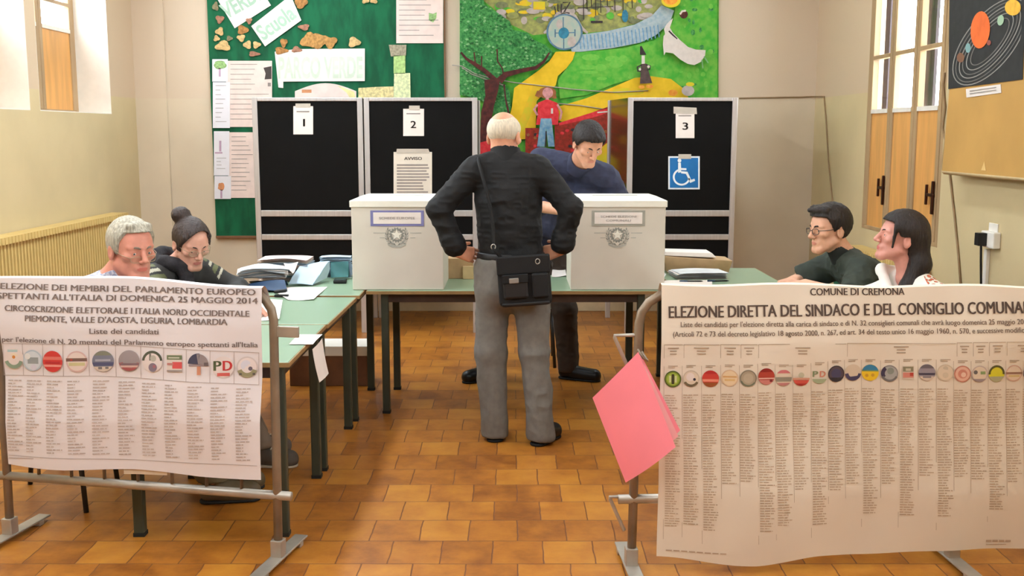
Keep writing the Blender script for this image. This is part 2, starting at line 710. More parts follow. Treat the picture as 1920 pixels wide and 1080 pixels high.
w3 = side_window('window_3', XR + .03, 6.70, 8.17, .885, 3.25, 3, 1.745, 2.15, -1, shutters=((0, 'h'), (2, 'h')))
w4 = side_window('window_4', XR + .03, 2.7, 4.17, .885, 3.25, 3, 1.745, 2.15, -1)
w5 = side_window('window_5', XR + .03, .5, 1.97, .885, 3.25, 3, 1.745, 2.15, -1)
for wname, (a, b) in zip(('window_1', 'window_2', 'window_6', 'window_7', 'window_8'), LH[::-1]):
    side_window(wname, XL - .30, a, b, 1.757, 3.25, 2, 2.40, 2.62, +1)
# outside shutter leaves seen dark through the right hand panes
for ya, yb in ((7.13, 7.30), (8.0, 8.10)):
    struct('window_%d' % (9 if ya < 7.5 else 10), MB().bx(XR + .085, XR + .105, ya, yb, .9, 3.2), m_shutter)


def radiator(x0, x1, ya, yb, z0, z1, label, name='radiator'):
    mb = MB()
    p = .046
    n = int((yb - ya) / p)
    for i in range(n):
        yc = ya + (i + .5) * p
        for xx in (x0 + .03, x1 - .03):
            mb.box((xx, yc, (z0 + z1) / 2), (.030, .020, z1 - z0 - .06))
        mb.box(((x0 + x1) / 2, yc, z1 - .022), (x1 - x0, .036, .044))
        mb.box(((x0 + x1) / 2, yc, z0 + .025), (x1 - x0, .036, .05))
    mb.tube([((x0 + x1) / 2, ya, z0 + .03), ((x0 + x1) / 2, yb, z0 + .03)], .018)
    mb.tube([((x0 + x1) / 2, ya, z1 - .03), ((x0 + x1) / 2, yb, z1 - .03)], .014)
    for yy in (ya + .15, yb - .15):
        mb.bx(x0 + .03, x1 - .03, yy - .02, yy + .02, 0, z0 + .02)
    o = put(name, mb, M('radiator_enamel', (222, 192, 122), 0.4, var=0.04))
    for q in range(1):
        v = MB()
        v.tube([(x1 - .06, yb, z0 + .04), (x1 - .06, yb + .07, z0 + .04), (x1 - .06, yb + .07, 0)], .014)
        v.tube([(x1 - .06, yb + .05, z0 + .04), (x1 - .01, yb + .05, z0 + .04)], .02)
        put('valve', v, m_white_paint, o)
    return tag(o, label, 'radiator')


radiator(XL + .02, XL + .16, 5.2, 8.79, .12, .955, 'long cream column radiator along the left wall under the windows')
radiator(XR - .16, XR - .02, 6.75, 8.1, .12, .76, 'low cream radiator under the tall windows of the right wall')

# ------------------------------------------------------------------ wall cables and socket on the right
m_cable = M('cable_plastic', (150, 122, 88), 0.6)
m_plug = M('black_plastic', (22, 21, 22), 0.45)


def wallx(x, y, X=XR - .008):
    return onplane(x, y, (X, 0, 0), Vector((1, 0, 0)))


c1 = put('wall_cable', MB().tube([at(1386, 184, YB - .008), at(1440, 183, YB - .008), at(1500, 182, YB - .008), at(1522, 181, YB - .008),
                                   wallx(1530, 181), wallx(1545, 181), wallx(1549, 230), wallx(1553, 300), wallx(1560, 372), wallx(1566, 450), wallx(1572, 540)], .006, 8), m_cable)
tag(c1, 'thin brown cable along the back wall and down the right corner', 'cable')
c2 = put('wall_cable', MB().tube([wallx(1771, 136), wallx(1768, 160), wallx(1772, 200), wallx(1767, 240), wallx(1772, 262), wallx(1780, 320), wallx(1789, 400), wallx(1797, 480), wallx(1803, 560)], .007, 8), m_cable)
tag(c2, 'thin cable hanging between the tall windows and the tan board', 'cable')

so = thing('wall_socket', 'cream wall socket with a black plug on the right wall', 'socket', wallx(1858, 447))
p = wallx(1865, 450)
put('socket_box', MB().box((XR - .022, p.y + .02, p.z), (.042, .16, .09)), m_white_paint, so, bevel=.006)
put('mounting_plate', MB().box((XR - .004, p.y + .03, p.z + .03), (.008, .11, .12)), m_white_paint, so, bevel=.003)
pl = MB().box((XR - .065, p.y + .045, p.z), (.05, .055, .07))
pl.tube([(XR - .06, p.y + .05, p.z - .03), (XR - .055, p.y + .05, p.z - .12), (XR - .03, p.y + .055, p.z - .45)], .007, 8)
put('plug', pl, m_plug, so, bevel=.008)
put('cable_duct', MB().bx(XR - .02, XR, p.y + .06, p.y + .10, .13, p.z - .06), m_white_paint, so, bevel=.003)

# tan pin board and the solar system poster on the right wall
m_tan = M('tan_board', (202, 156, 86), 0.6, var=0.06, scale=3)
tb = thing('pin_board', 'tan wooden board leaning out on the right wall below the space poster', 'board', (XR, 6.0, 1.7))
Yn, Yf = 4.4, 6.40
bz0, bz1 = 1.375, 3.1
def tilt(y, z, off=0.0):
    return Vector((XR - .088 - off + (bz1 - z) * -.035 + .03, y, z))
b = MB()
pts = [tilt(Yf, bz0), tilt(Yn, bz0), tilt(Yn, bz1), tilt(Yf, bz1)]
b.slab(pts, (-1, 0, 0), .025)
put('board_panel', b, m_tan, tb)
b = MB()
for (ya, za), (yb_, zb) in (((Yf, bz0), (Yn, bz0)), ((Yf, bz0), (Yf, bz1)), ((Yn, bz0), (Yn, bz1))):
    b.tube([tilt(ya, za, -.012), tilt(yb_, zb, -.012)], .016, 4)
put('board_edge', b, M('pale_edge', (222, 196, 150), 0.6), tb)
b = MB().slab([tilt(5.86, 1.40, .003), tilt(5.80, 1.40, .003), tilt(5.83, 1.45, .003)], (-1, 0, 0), .001)
put('paper_scrap', b, M('scrap_paper', (238, 200, 130), 0.8), tb)


def boardpt(x, y, off):
    n = Vector((1, 0, -.035)).normalized()
    return onplane(x, y, tilt(5.5, 1.7, off), n)


m_black_paper = M('black_card', (44, 45, 46), 0.7, var=0.12, scale=20)
po = MB()
po.slab([boardpt(x, y, .004) for x, y in ((1778, 167), (1917, 149), (1925, -60), (1781, -60))], (-1, 0, 0), .002)
pos = put('space_poster', po, m_black_paper)
tag(pos, 'dark solar system poster with orange sun pinned above the tan board', 'poster')
pe = MB()
cx, cy = 1856, 78
def orbit(a, b, w, tilt_deg, cx=cx, cy=cy, mi=0):
    t = math.radians(tilt_deg)
    n = 48
    o_, i_ = [], []
    for k in range(n):
        an = 2 * PI * k / n
        for lst, rr in ((o_, 1), (i_, 0)):
            x_, y_ = (a - (0 if rr else w)) * math.cos(an), (b - (0 if rr else w)) * math.sin(an)
            lst.append(boardpt(min(1915, cx + x_ * math.cos(t) - y_ * math.sin(t)), cy + x_ * math.sin(t) + y_ * math.cos(t), .006))
    pe.add(o_ + i_, [(k, (k + 1) % n, n + (k + 1) % n, n + k) for k in range(n)], mi)
for q, (a, bb) in enumerate(((98, 46), (92, 40), (84, 34), (76, 29), (66, 24), (55, 19))):
    orbit(a, bb, 1.9, -52, mi=q % 2)
put('painted_orbits', pe, [M('chalk_grey', (148, 146, 140), 0.8), M('chalk_grey_dim', (112, 110, 106), 0.8)], pos)
pd = MB()
def planet(cx, cy, rx, ry, mi, rot=0.0, off=.008, n=24):
    pd.poly([boardpt(cx + rx * math.cos(2 * PI * k / n) * math.cos(rot) - ry * math.sin(2 * PI * k / n) * math.sin(rot),
                     cy + rx * math.cos(2 * PI * k / n) * math.sin(rot) + ry * math.sin(2 * PI * k / n) * math.cos(rot), off) for k in range(n)][::-1], mi)
planet(1838, 56, 18, 35, 0, .08)
planet(1899, 14, 15, 15, 1)
planet(1876, 38, 6, 10, 2, .2)
planet(1801, 108, 7, 9, 3)
planet(1815, 90, 5, 9, 4)
planet(1854, 80, 4, 5, 5)
put('painted_planets', pd, [M('sun_orange', (240, 112, 50), 0.6, var=.1), M('planet_yellow', (238, 180, 60), 0.6, var=.2), M('planet_green', (160, 190, 160), 0.6),
                            M('planet_brown', (128, 88, 66), 0.6), M('planet_teal', (130, 170, 170), 0.6), M('planet_red', (150, 80, 70), 0.6)], pos)
m_paper = M('white_paper', (238, 228, 220), 0.75, var=0.02)
m_ink = M('grey_ink', (150, 140, 134), 0.8)
m_dark_ink = M('dark_ink', (74, 66, 62), 0.8)
cp = MB()
cp.slab([boardpt(x, y, .004) for x, y in ((1811, 167), (1876, 158), (1877, 174), (1812, 183))][::-1], (-1, 0, 0), .002, 0)
for k in range(2):
    cp.poly([boardpt(x, y, .0075) for x, y in ((1818, 170 + k * 5), (1868, 163 + k * 5), (1868, 164.6 + k * 5), (1818, 171.6 + k * 5))][::-1], 1)
tag(put('caption_strip', cp, [m_paper, m_ink]), 'small white caption strip under the solar system poster', 'label')

# ================================================================== VOTING BOOTHS
m_alu = M('brushed_aluminium', (202, 198, 196), 0.38, 0.6, var=0.06, scale=4, stretch=(20, 20, 1))
m_blackpanel = M('black_panel', (13, 12, 11), 0.6, var=0.15, scale=5, spec=.12)
m_brownpanel = M('brown_gloss_panel', (74, 44, 20), 0.18, var=0.2, scale=3, spec=0.8)


def booth(x0, x1, label, wing=None):
    y, yd = 8.5, 9.25
    root = thing('voting_booth', label, 'voting booth', ((x0 + x1) / 2, y, 0), 0, 'black voting booths along the back wall')
    t = .042
    zt, zr, zq, zb = 1.878, .968, .778, .50
    f = MB()
    for x in (x0 + t / 2, x1 - t / 2):
        f.bx(x - t / 2, x + t / 2, y, y + t, 0, zt)
    for x in (x0 + t / 2, x1 - t / 2):
        xr = x if not (wing and x < (x0 + x1) / 2) else wing
        f.bx(xr - t / 2, xr + t / 2, yd - t, yd, 0, zt)
    f.bx(x0 + t, x1 - t, y, y + t, zt - .028, zt)
    put('frame', f, m_alu, root, bevel=.004)
    for z, w in ((zr, .05), (zq, .045), (zb, .04)):
        put('cross_rail', MB().bx(x0 + t, x1 - t, y + .002, y + t - .002, z - w / 2, z + w / 2), m_alu, root, bevel=.004)
    for za, zb_ in ((zr + .025, zt - .028), (zq + .022, zr - .025), (zb + .02, zq - .022)):
        put('front_panel', MB().bx(x0 + t, x1 - t, y + .012, y + .024, za, zb_), m_blackpanel, root)
    for x in (x0 + t / 2, x1 - t / 2):
        if wing and x < (x0 + x1) / 2:
            s = MB()
            n = Vector((-(yd - y), wing - x, 0)).normalized()
            s.slab([(x - .006, y + t, zb), (x - .006, y + t, zt), (wing - .006, yd - t, zt), (wing - .006, yd - t, zb)], n, .012)
            put('side_panel', s, m_brownpanel, root, label='glossy brown side panel')
        else:
            put('side_panel', MB().bx(x - .006, x + .006, y + t, yd - t, zb, zt - .004), m_blackpanel, root)
    put('writing_shelf', MB().bx(x0 + t, x1 - t, y + .03, yd - .1, .94, .965), m_blackpanel, root)
    return root


booth(-2.045, -1.176, 'black voting booth marked 1, in front of the green board')
booth(-1.166, -.272, 'black voting booth marked 2, between booth 1 and the painting')
booth(.913, 1.775, 'black voting booth marked 3 with blue wheelchair sign', wing=.838)

YF = 8.5


def wallsheet(name, px, Y, mats, label, cat, group=None, th=.0015, marks=(), extra=None, parent=None):
    """a sheet stuck flat to an upright surface at depth Y; px = outline in photograph points (clockwise)"""
    mb = MB()
    mb.slab([at(x, y, Y) for x, y in px][::-1], (0, -1, 0), th)
    for q, mi in marks:
        mb.poly([at(x, y, Y - .0012) for x, y in q][::-1], mi)
    o = put(name, mb, mats, parent)
    if extra:
        for fn in extra:
            fn(o)
    if label:
        tag(o, label, cat, group)
    return o


def rect(x0, y0, x1, y1):
    return [(x0, y0), (x1, y0), (x1, y1), (x0, y1)]


def lines(x0, x1, y0, y1, n, mi=1, rag=.25, thick=.45, seed=1):
    r = random.Random(seed)
    st = (y1 - y0) / n
    return [(rect(x0, y0 + i * st, x1 - (x1 - x0) * rag * r.random(), y0 + i * st + st * thick), mi) for i in range(n)]


m_tape = M('masking_tape', (196, 186, 172), 0.6)
m_tan_paper = M('cream_paper', (226, 216, 200), 0.75, var=.03)


def tape_on(px, Y=YF + .008):
    def fn(o):
        b = MB()
        b.slab([at(x, y, Y) for x, y in px][::-1], (0, -1, 0), .001)
        put('tape', b, m_tape, o)
    return fn


def digit(ch, x0, y0, x1, y1):
    def fn(o):
        b = MB()
        text_to(b, ch, lambda x, y: at(x, y, YF + .0085), x0, y1, x1, y1, y1 - y0, bold=.03)
        put('number', b, m_dark_ink, o)
    return fn


NY = YF + .0105
wallsheet('number_sheet', rect(550, 199, 587, 252), NY, [m_paper, m_ink], 'white sheet with number 1 taped on the leftmost black booth', 'sign', 'booth number sheets',
          marks=lines(556, 581, 208, 213, 1), extra=[tape_on(rect(554, 194, 582, 201)), digit('1', 568.5, 222, 571.5, 237)])
wallsheet('number_sheet', rect(756, 204, 795, 255), NY, [m_paper, m_ink], 'white sheet with number 2 taped above the notice on the middle booth', 'sign', 'booth number sheets',
          marks=lines(762, 789, 212, 217, 1), extra=[tape_on(rect(767, 198, 787, 206)), digit('2', 770, 226, 780, 240)])
wallsheet('number_sheet', rect(1267, 208, 1302, 259), NY, [m_paper, m_ink], 'white sheet with number 3 taped above the blue wheelchair sign', 'sign', 'booth number sheets',
          marks=lines(1272, 1297, 216, 221, 1), extra=[tape_on([(1263, 200), (1306, 202), (1307, 214), (1263, 213)]), digit('3', 1280, 229, 1290, 243)])


def notice_text(o):
    b = MB()
    text_to(b, 'AVVISO', lambda x, y: at(x, y, YF + .0085), 758, 300, 791, 300, 6, bold=.03)
    put('notice_title', b, m_dark_ink, o)


wallsheet('notice_sheet', rect(738, 285, 810, 372), NY, [m_tan_paper, m_ink], 'cream notice full of print taped low on booth 2', 'notice',
          marks=lines(744, 806, 308, 370, 11, seed=4, thick=.5), extra=[tape_on([(744, 279), (803, 279), (806, 287), (743, 287)]), notice_text])

m_blue = M('sign_blue', (26, 112, 178), 0.4)
m_signwhite = M('sign_white', (232, 238, 242), 0.4)


def wheelchair(o):
    b = MB()
    fz = lambda x, y: at(x, y, YF + .0078)
    def P(pts):
        b.poly([fz(x, y) for x, y in pts][::-1])
    P([(1274 + 3.6 * math.cos(a), 301 + 3.6 * math.sin(a)) for a in [2 * PI * k / 16 for k in range(16)]])
    P([(1271.5, 305), (1276.5, 305), (1277, 315), (1287, 315.5), (1287, 319), (1277, 319), (1277.5, 323), (1271.5, 324)])
    P([(1277, 321), (1289, 322), (1296, 337), (1302, 335), (1303.5, 339), (1294, 343), (1286, 326), (1277, 325)])
    n = 30
    a0, a1 = -.35, -2.2 - 2 * PI + 2 * PI
    ring_o = [(1278 + 16.5 * math.cos(a), 332 + 16 * math.sin(a)) for a in [.15 + (PI * 1.32) * k / n for k in range(n + 1)]]
    ring_i = [(1278 + 13 * math.cos(a), 332 + 12.5 * math.sin(a)) for a in [.15 + (PI * 1.32) * k / n for k in range(n + 1)]]
    P(ring_o + ring_i[::-1])
    put('wheelchair_symbol', b, m_signwhite, o)
    b2 = MB()
    b2.slab([at(x, y, YF + .0090) for x, y in rect(1256, 296, 1309, 352)][::-1], (0, -1, 0), .0008)
    put('blue_field', b2, m_blue, o)


wallsheet('wheelchair_sign', rect(1253, 293, 1312, 355), NY, m_signwhite, 'blue and white wheelchair access sign on booth 3', 'sign',
          extra=[wheelchair, tape_on(rect(1272, 289, 1296, 298), YF + .0075)])

# ================================================================== GREEN NOTICE BOARD AND WHAT IS PINNED ON IT
m_green = M('green_felt', (14, 92, 58), 0.85, var=0.25, scale=5, stretch=(2.5, 2.5, .8), bump=.1, bscale=90)
m_wood_strip = M('brown_strip', (128, 92, 62), 0.6)
gb = thing('notice_board', 'green felt notice board on the back wall behind booths 1 and 2', 'notice board', (-1.63, YB, 1.8))
YG = YB - .03


def felt(u, v):
    x, z = -2.655 + u * 2.06, .69 + v * 2.5
    t = z * 9 + x * 6
    return Vector((x, YG - .004 - .006 * math.sin(t) * (1 if z < 1.95 else .25), z))


b = MB().grid(felt, 60, 80)
b.grid(lambda u, v: Vector((-.595 - u * 2.06, YB - .004, .69 + v * 2.5)), 4, 4)
for x in (-2.655, -.595):
    b.bx(x - .001, x + .001, YG, YB - .004, .69, 3.19)
put('felt_panel', b, m_green, gb)
put('wood_trim', MB().bx(-2.66, -.59, YG - .006, YB - .002, .665, .69), m_wood_strip, gb, bevel=.003)
put('wood_trim', MB().bx(-.597, -.583, YG - .006, YB - .002, .69, 3.19), m_wood_strip, gb, bevel=.003)

YS = YG - .014
m_txt_green = M('pale_green_print', (172, 200, 178), 0.8)
m_txt_green2 = M('mint_print', (212, 222, 202), 0.8)
m_pink_paper = M('pale_pink_paper', (236, 214, 204), 0.75, var=.05)
m_green_splash = M('green_crayon', (150, 186, 120), 0.8, var=.3, scale=60)
m_drawing = M('drawing_paper', (232, 230, 236), 0.75, var=.02)
m_orange_crayon = M('orange_crayon', (206, 140, 98), 0.8, var=.2)


def lettering(s, x0, y0, x1, y1, h, mat, off=.0012, bold=.03, Y=YS):
    def fn(o):
        b = MB()
        dx, dy = x1 - x0, y1 - y0
        L = math.hypot(dx, dy)
        ux, uy = dx / L, dy / L
        vs, fs = glyphs(s, .028)
        a, bb = min(v[0] for v in vs), max(v[0] for v in vs)
        out = []
        for v in vs:
            t = (v[0] - a) / (bb - a) * L
            k = v[1] / .729 * h
            out.append(at(x0 + ux * t + uy * k, y0 + uy * t - ux * k, Y - off))
        b.add(out, fs)
        put('lettering', b, mat, o)
    return fn


wallsheet('title_sheet', [(400, -14), (470, -52), (508, 10), (440, 53)], YS, m_paper, 'tilted white sheet lettered VERDE at the top left of the green board', 'sheet', 'title sheets on the green board',
          extra=[lettering('VERDE', 424, 36, 498, -6, 30, m_txt_green)])
wallsheet('title_sheet', [(471, 49), (545, -9), (565, 38), (497, 87)], YS - .003, m_paper, 'tilted white sheet lettered Scuola beside the leaves on the green board', 'sheet', 'title sheets on the green board',
          extra=[lettering('Scuola', 494, 76, 557, 31, 30, m_txt_green, Y=YS - .003)])
wallsheet('title_sheet', [(515, 97), (555, 92), (684, 91), (684, 152), (531, 153), (531, 165), (522, 164)], YS - .003, m_paper, 'wide white paper strip lettered PARCO VERDE above booth 1', 'sheet', 'title sheets on the green board',
          extra=[lettering('PARCO VERDE', 522, 146, 680, 145, 40, m_txt_green2, Y=YS - .003)])
wallsheet('printed_sheet', rect(743, -40, 831, 81), YS, [m_pink_paper, m_ink, m_green_splash], 'white printed sheet with a green stamp at top right of the board', 'sheet', 'printed sheets on the green board',
          marks=lines(748, 825, -10, 75, 9, rag=.6, thick=.12, seed=3) + [([(804, 24), (812, 26), (819, 23), (818, 34), (812, 42), (804, 38)], 2)])
wallsheet('printed_sheet', rect(424, 114, 510, 238), YS, [m_pink_paper, m_ink, m_dark_ink], 'large printed sheet with a dark stamp left of booth 1', 'sheet', 'printed sheets on the green board',
          marks=lines(432, 505, 120, 232, 12, rag=.5, thick=.1, seed=5) + [([(494, 127), (509, 124), (509, 148), (496, 149), (498, 138)], 2), (rect(502, 155, 508, 162), 1)])
wallsheet('printed_sheet', rect(428, 248, 478, 371), YS, [m_pink_paper, m_ink], 'lower printed sheet half hidden by the left post of booth 1', 'sheet', 'printed sheets on the green board',
          marks=lines(434, 474, 256, 364, 13, rag=.4, thick=.12, seed=6))


def tree_draw(name_px, cx, cy, rx, ry, crown, Y=YS - .003, trunk=True):
    r = random.Random(int(cx * 7 + cy))
    q = [(cx + rx * math.cos(a) * (.8 + .3 * r.random()), cy + ry * math.sin(a) * (.8 + .3 * r.random())) for a in [2 * PI * k / 14 for k in range(14)]]
    m = [(q, crown)]
    if trunk:
        m.append((rect(cx - 1.8, cy + ry * .7, cx + 1.8, cy + ry * .7 + 16), 3))
    return m


DM = [m_drawing, m_green_splash, m_orange_crayon, M('violet_crayon', (190, 160, 182), .8), m_ink]
wallsheet('child_drawing', rect(398, 111, 427, 153), YS - .003, DM, 'topmost small drawing of a green tree at the left edge of the board', 'drawing', 'tree drawings', marks=tree_draw(0, 412, 122, 13, 8, 1))
wallsheet('child_drawing', rect(399, 154, 431, 240), YS - .003, DM, 'pale scribbled drawing below the green tree drawing on the board', 'drawing', 'tree drawings', marks=lines(404, 426, 160, 236, 9, mi=4, rag=.7, thick=.1))
wallsheet('child_drawing', rect(401, 246, 430, 329), YS - .003, DM, 'third drawing down with a violet trunk at the left of the board', 'drawing', 'tree drawings', marks=[(rect(411, 264, 415, 284), 3), (rect(403, 285, 417, 288), 3)] + lines(406, 426, 296, 322, 4, mi=4, rag=.7, thick=.12))
wallsheet('child_drawing', rect(402, 330, 433, 373), YS - .003, DM, 'lowest small drawing of an orange tree on the green board', 'drawing', 'tree drawings', marks=tree_draw(0, 415, 350, 7, 8, 2))
arch = [(553, 192)] + [(553 + 115 * k / 14, 171 - 15 * math.sin(PI * k / 14)) for k in range(15)] + [(668, 192)]
wallsheet('paper_arch', arch, YS - .001, [m_pink_paper, M('yellow_crayon', (226, 212, 150), .8, var=.2), m_orange_crayon], 'pale pink paper arch just above booth 1', 'paper cutout',
          marks=[([(632, 160), (664, 172), (668, 190), (660, 190), (650, 174)], 1), (rect(566, 168, 584, 174), 2)])
tw = thing('paper_tower', 'green and cream paper tower cutout above booth 2', 'paper cutout', at(750, 130, YS))
for nm, px, mm in (('tower_top', [(729, 84), (762, 84), (761, 104), (733, 106)], M('grey_card', (164, 154, 130), .8, var=.25, scale=50)),
                   ('tower_stem', rect(738, 104, 760, 138), M('lime_card', (176, 206, 130), .8, var=.2, scale=40)),
                   ('tower_base', [(739, 137), (769, 137), (770, 186), (738, 186)], M('pale_lime_card', (222, 228, 176), .8, var=.2, scale=40)),
                   ('tower_wall', [(672, 165), (704, 163), (738, 162), (738, 186), (672, 186)], M('straw_card', (226, 208, 150), .8, var=.25, scale=40))):
    wallsheet(nm, px, YS - .001, mm, None, None, parent=tw)

leaves = [(412, 59, 8, 8, 0, 'round tan leaf near the left edge of the green board'), (406, 72, 6, 6, 0, 'small tan leaf just above the widest lobed leaf'),
          (418, 86, 15, 10, 0, 'wide lobed tan leaf low at the left edge of the board'), (430, 72, 6, 5, 1, 'small dull leaf right of the round tan leaf'),
          (455, 56, 11, 9, 2, 'brown leaf under the bottom corner of the VERDE sheet'), (452, 71, 8, 7, 0, 'tan leaf below the brown one under the VERDE sheet'),
          (464, 84, 8, 8, 0, 'tan leaf left of the bottom corner of the Scuola sheet'), (481, 84, 8, 7, 0, 'tan leaf touching the bottom edge of the Scuola sheet'),
          (476, 101, 11, 5, 3, 'long reddish leaf above the big printed sheet'), (412, 36, 8, 8, 3, 'pinkish leaf left of the VERDE sheet'),
          (467, 39, 6, 6, 3, 'small pinkish leaf between the VERDE and Scuola sheets'), (564, 6, 13, 10, 2, 'orange brown leaf right of the top of the Scuola sheet'),
          (532, 80, 7, 9, 2, 'upright brown leaf above the PARCO VERDE strip'), (527, 95, 13, 7, 2, 'brown leaf on the left end of the PARCO VERDE strip'),
          (556, 93, 10, 6, 3, 'reddish leaf on the top edge of the PARCO VERDE strip'), (579, 76, 16, 15, 4, 'large tan leaf at the left of the three big ones'),
          (599, 76, 17, 15, 4, 'large tan leaf in the middle of the three big ones'), (619, 79, 13, 12, 4, 'large tan leaf at the right of the three big ones'),
          (664, 79, 12, 10, 0, 'lone tan leaf above the right end of the PARCO VERDE strip'), (570, 51, 11, 6, 3, 'pinkish leaf above the three big leaves'),
          (404, 12, 6, 9, 1, 'dull leaf at the very top left of the green board'), (685, 1, 7, 6, 0, 'tan leaf at the top of the board, left of its pair'),
          (701, 1, 7, 6, 0, 'tan leaf at the top of the board, right of its pair')]
LM = [M('leaf_tan', (206, 172, 116), .8, var=.2, scale=50), M('leaf_dull', (132, 124, 92), .8, var=.2, scale=50), M('leaf_brown', (170, 120, 66), .8, var=.25, scale=50),
      M('leaf_red', (164, 116, 92), .8, var=.25, scale=50), M('leaf_oak', (184, 136, 76), .8, var=.25, scale=50)]
for i, (x, y, rx, ry, mi, lab) in enumerate(leaves):
    r = random.Random(i)
    n = 18
    ph = r.random() * 6
    px = [(x + rx * math.cos(2 * PI * k / n) * (.86 + .2 * math.sin(3 * 2 * PI * k / n + ph) + .1 * r.random()),
           y + ry * math.sin(2 * PI * k / n) * (.86 + .2 * math.sin(3 * 2 * PI * k / n + ph) + .1 * r.random())) for k in range(n)]
    mb = MB()
    c = at(x, y, YS - .010)
    vs = [at(a, b_, YS - .004 - .004 * r.random()) for a, b_ in px]
    mb.add([c] + vs, [(0, 1 + (k + 1) % n, 1 + k) for k in range(n)], 0, True)
    mb.add([c + Vector((0, .003, 0))] + [v + Vector((0, .0015, 0)) for v in vs], [(0, 1 + k, 1 + (k + 1) % n) for k in range(n)], 0, True)
    o = put('dried_leaf', mb, LM[mi])
    tag(o, 'dried ' + lab, 'leaf', 'dried leaves pinned on the green board')

# ================================================================== TABLES AND CHAIRS
m_mint = M('mint_laminate', (143, 168, 140), 0.3, var=0.03, scale=3)
m_mint_edge = M('table_edge_wood', (150, 118, 74), 0.5)
m_apron = M('table_apron', (66, 46, 34), 0.5, var=.15)
m_leg = M('table_leg_enamel', (58, 62, 50), 0.42, var=0.08)
m_foot = M('rubber_foot', (34, 34, 30), .8)


def make_table(loc, rz, label, group, w=.82, d=.67, ix=.025, iy=.025, leglen=.685):
    t = thing('school_table', label, 'table', loc, rz, group)
    top = MB().box((0, 0, .711), (w, d, .018))
    put('tabletop', top, m_mint, t, bevel=.003, local=True)
    e = MB()
    for s in (-1, 1):
        e.box((s * (w / 2 + .002), 0, .709), (.006, d + .006, .018))
        e.box((0, s * (d / 2 + .002), .709), (w + .006, .006, .018))
    put('edge_band', e, m_mint_edge, t, local=True)
    a = MB()
    for s in (-1, 1):
        a.box((s * (w / 2 - ix - .02), 0, .675), (.02, d - 2 * iy - .05, .052))
        a.box((0, s * (d / 2 - iy - .02), .675), (w - 2 * ix - .05, .02, .052))
    put('apron', a, m_apron, t, local=True)
    for sx in (-1, 1):
        for sy in (-1, 1):
            x, y = sx * (w / 2 - ix - .021), sy * (d / 2 - iy - .021)
            lg = put('leg', MB().box((x, y, .012 + .345), (.042, .042, .69)), m_leg, t, bevel=.005, local=True)
            put('leg_cap', MB().box((x, y, .008), (.045, .045, .016)), m_foot, lg, local=True)
    return t


GT = 'mint topped school tables'
R = math.radians
make_table((-1.205, 4.47, 0), R(90), 'mint school table nearest the left barrier, beside the grey haired man', GT)
TB = make_table((-1.19, 5.315, 0), R(89), 'mint school table beside the woman with a hair bun', GT)
make_table((-1.175, 6.2, 0), R(90), 'mint school table heaped with blue and white ballot papers', GT)
TD = make_table((-.41, 6.295, 0), 0, 'mint school table carrying the left ballot box', GT, ix=.075)
make_table((.42, 6.295, 0), 0, 'mint school table carrying the right ballot box', GT, ix=.075)
make_table((1.27, 6.58, 0), R(90), 'mint school table with the white paper stack behind the right barrier', GT)
make_table((1.27, 5.74, 0), R(90), 'mint school table in front of the man in the green shirt', GT)
make_table((1.27, 4.9, 0), R(90), 'mint school table nearest the right barrier', GT)

m_chair_green = M('chair_green', (34, 102, 74), 0.35, var=.08)
m_chair_tube = M('chair_tube', (52, 50, 46), 0.4, 0.3)


def make_chair(loc, rz, label):
    c = thing('school_chair', label, 'chair', loc, rz, 'green school chairs')
    seat = MB().grid(lambda u, v: Vector(((u - .5) * .38, (v - .5) * .38, .44 - .012 * math.sin(PI * u) - .01 * v * v)), 10, 10)
    seat.grid(lambda u, v: Vector(((.5 - u) * .38, (v - .5) * .38, .428 - .012 * math.sin(PI * u) - .01 * v * v)), 10, 10)
    put('seat', seat, m_chair_green, c, local=True)
    bk = MB()
    def outl(n=28):
        o = []
        for k in range(n):
            a = 2 * PI * k / n
            cx, sx = math.cos(a), math.sin(a)
            o.append((.185 * math.copysign(abs(cx) ** .45, cx), .085 * math.copysign(abs(sx) ** .6, sx)))
        return o
    ol = outl()
    fr = [Vector((x, -.215 + .05 * (x / .185) ** 2, .70 + z)) for x, z in ol]
    bb = [p + Vector((0, -.012, 0)) for p in fr]
    n = len(ol)
    c0, c1 = Vector((0, -.215, .70)), Vector((0, -.227, .70))
    bk.add([c0] + fr, [(0, 1 + (k + 1) % n, 1 + k) for k in range(n)], 0, True)
    bk.add([c1] + bb, [(0, 1 + k, 1 + (k + 1) % n) for k in range(n)], 0, True)
    bk.add(fr + bb, [(k, (k + 1) % n, n + (k + 1) % n, n + k) for k in range(n)], 0, True)
    put('backrest', bk, m_chair_green, c, local=True)
    for sx in (-1, 1):
        put('leg', MB().tube([(sx * .16, .15, .425), (sx * .185, .185, 0)], .011), m_chair_tube, c, local=True)
        put('leg', MB().tube([(sx * .165, -.21, .77), (sx * .165, -.20, .55), (sx * .165, -.165, .44), (sx * .185, -.22, 0)], .011), m_chair_tube, c, local=True)
    fr_ = MB()
    for sx in (-1, 1):
        fr_.tube([(sx * .165, -.165, .418), (sx * .16, .15, .418)], .010)
    fr_.tube([(-.16, .15, .418), (.16, .15, .418)], .010)
    fr_.tube([(-.165, -.165, .418), (.165, -.165, .418)], .010)
    put('seat_frame', fr_, m_chair_tube, c, local=True)
    return c


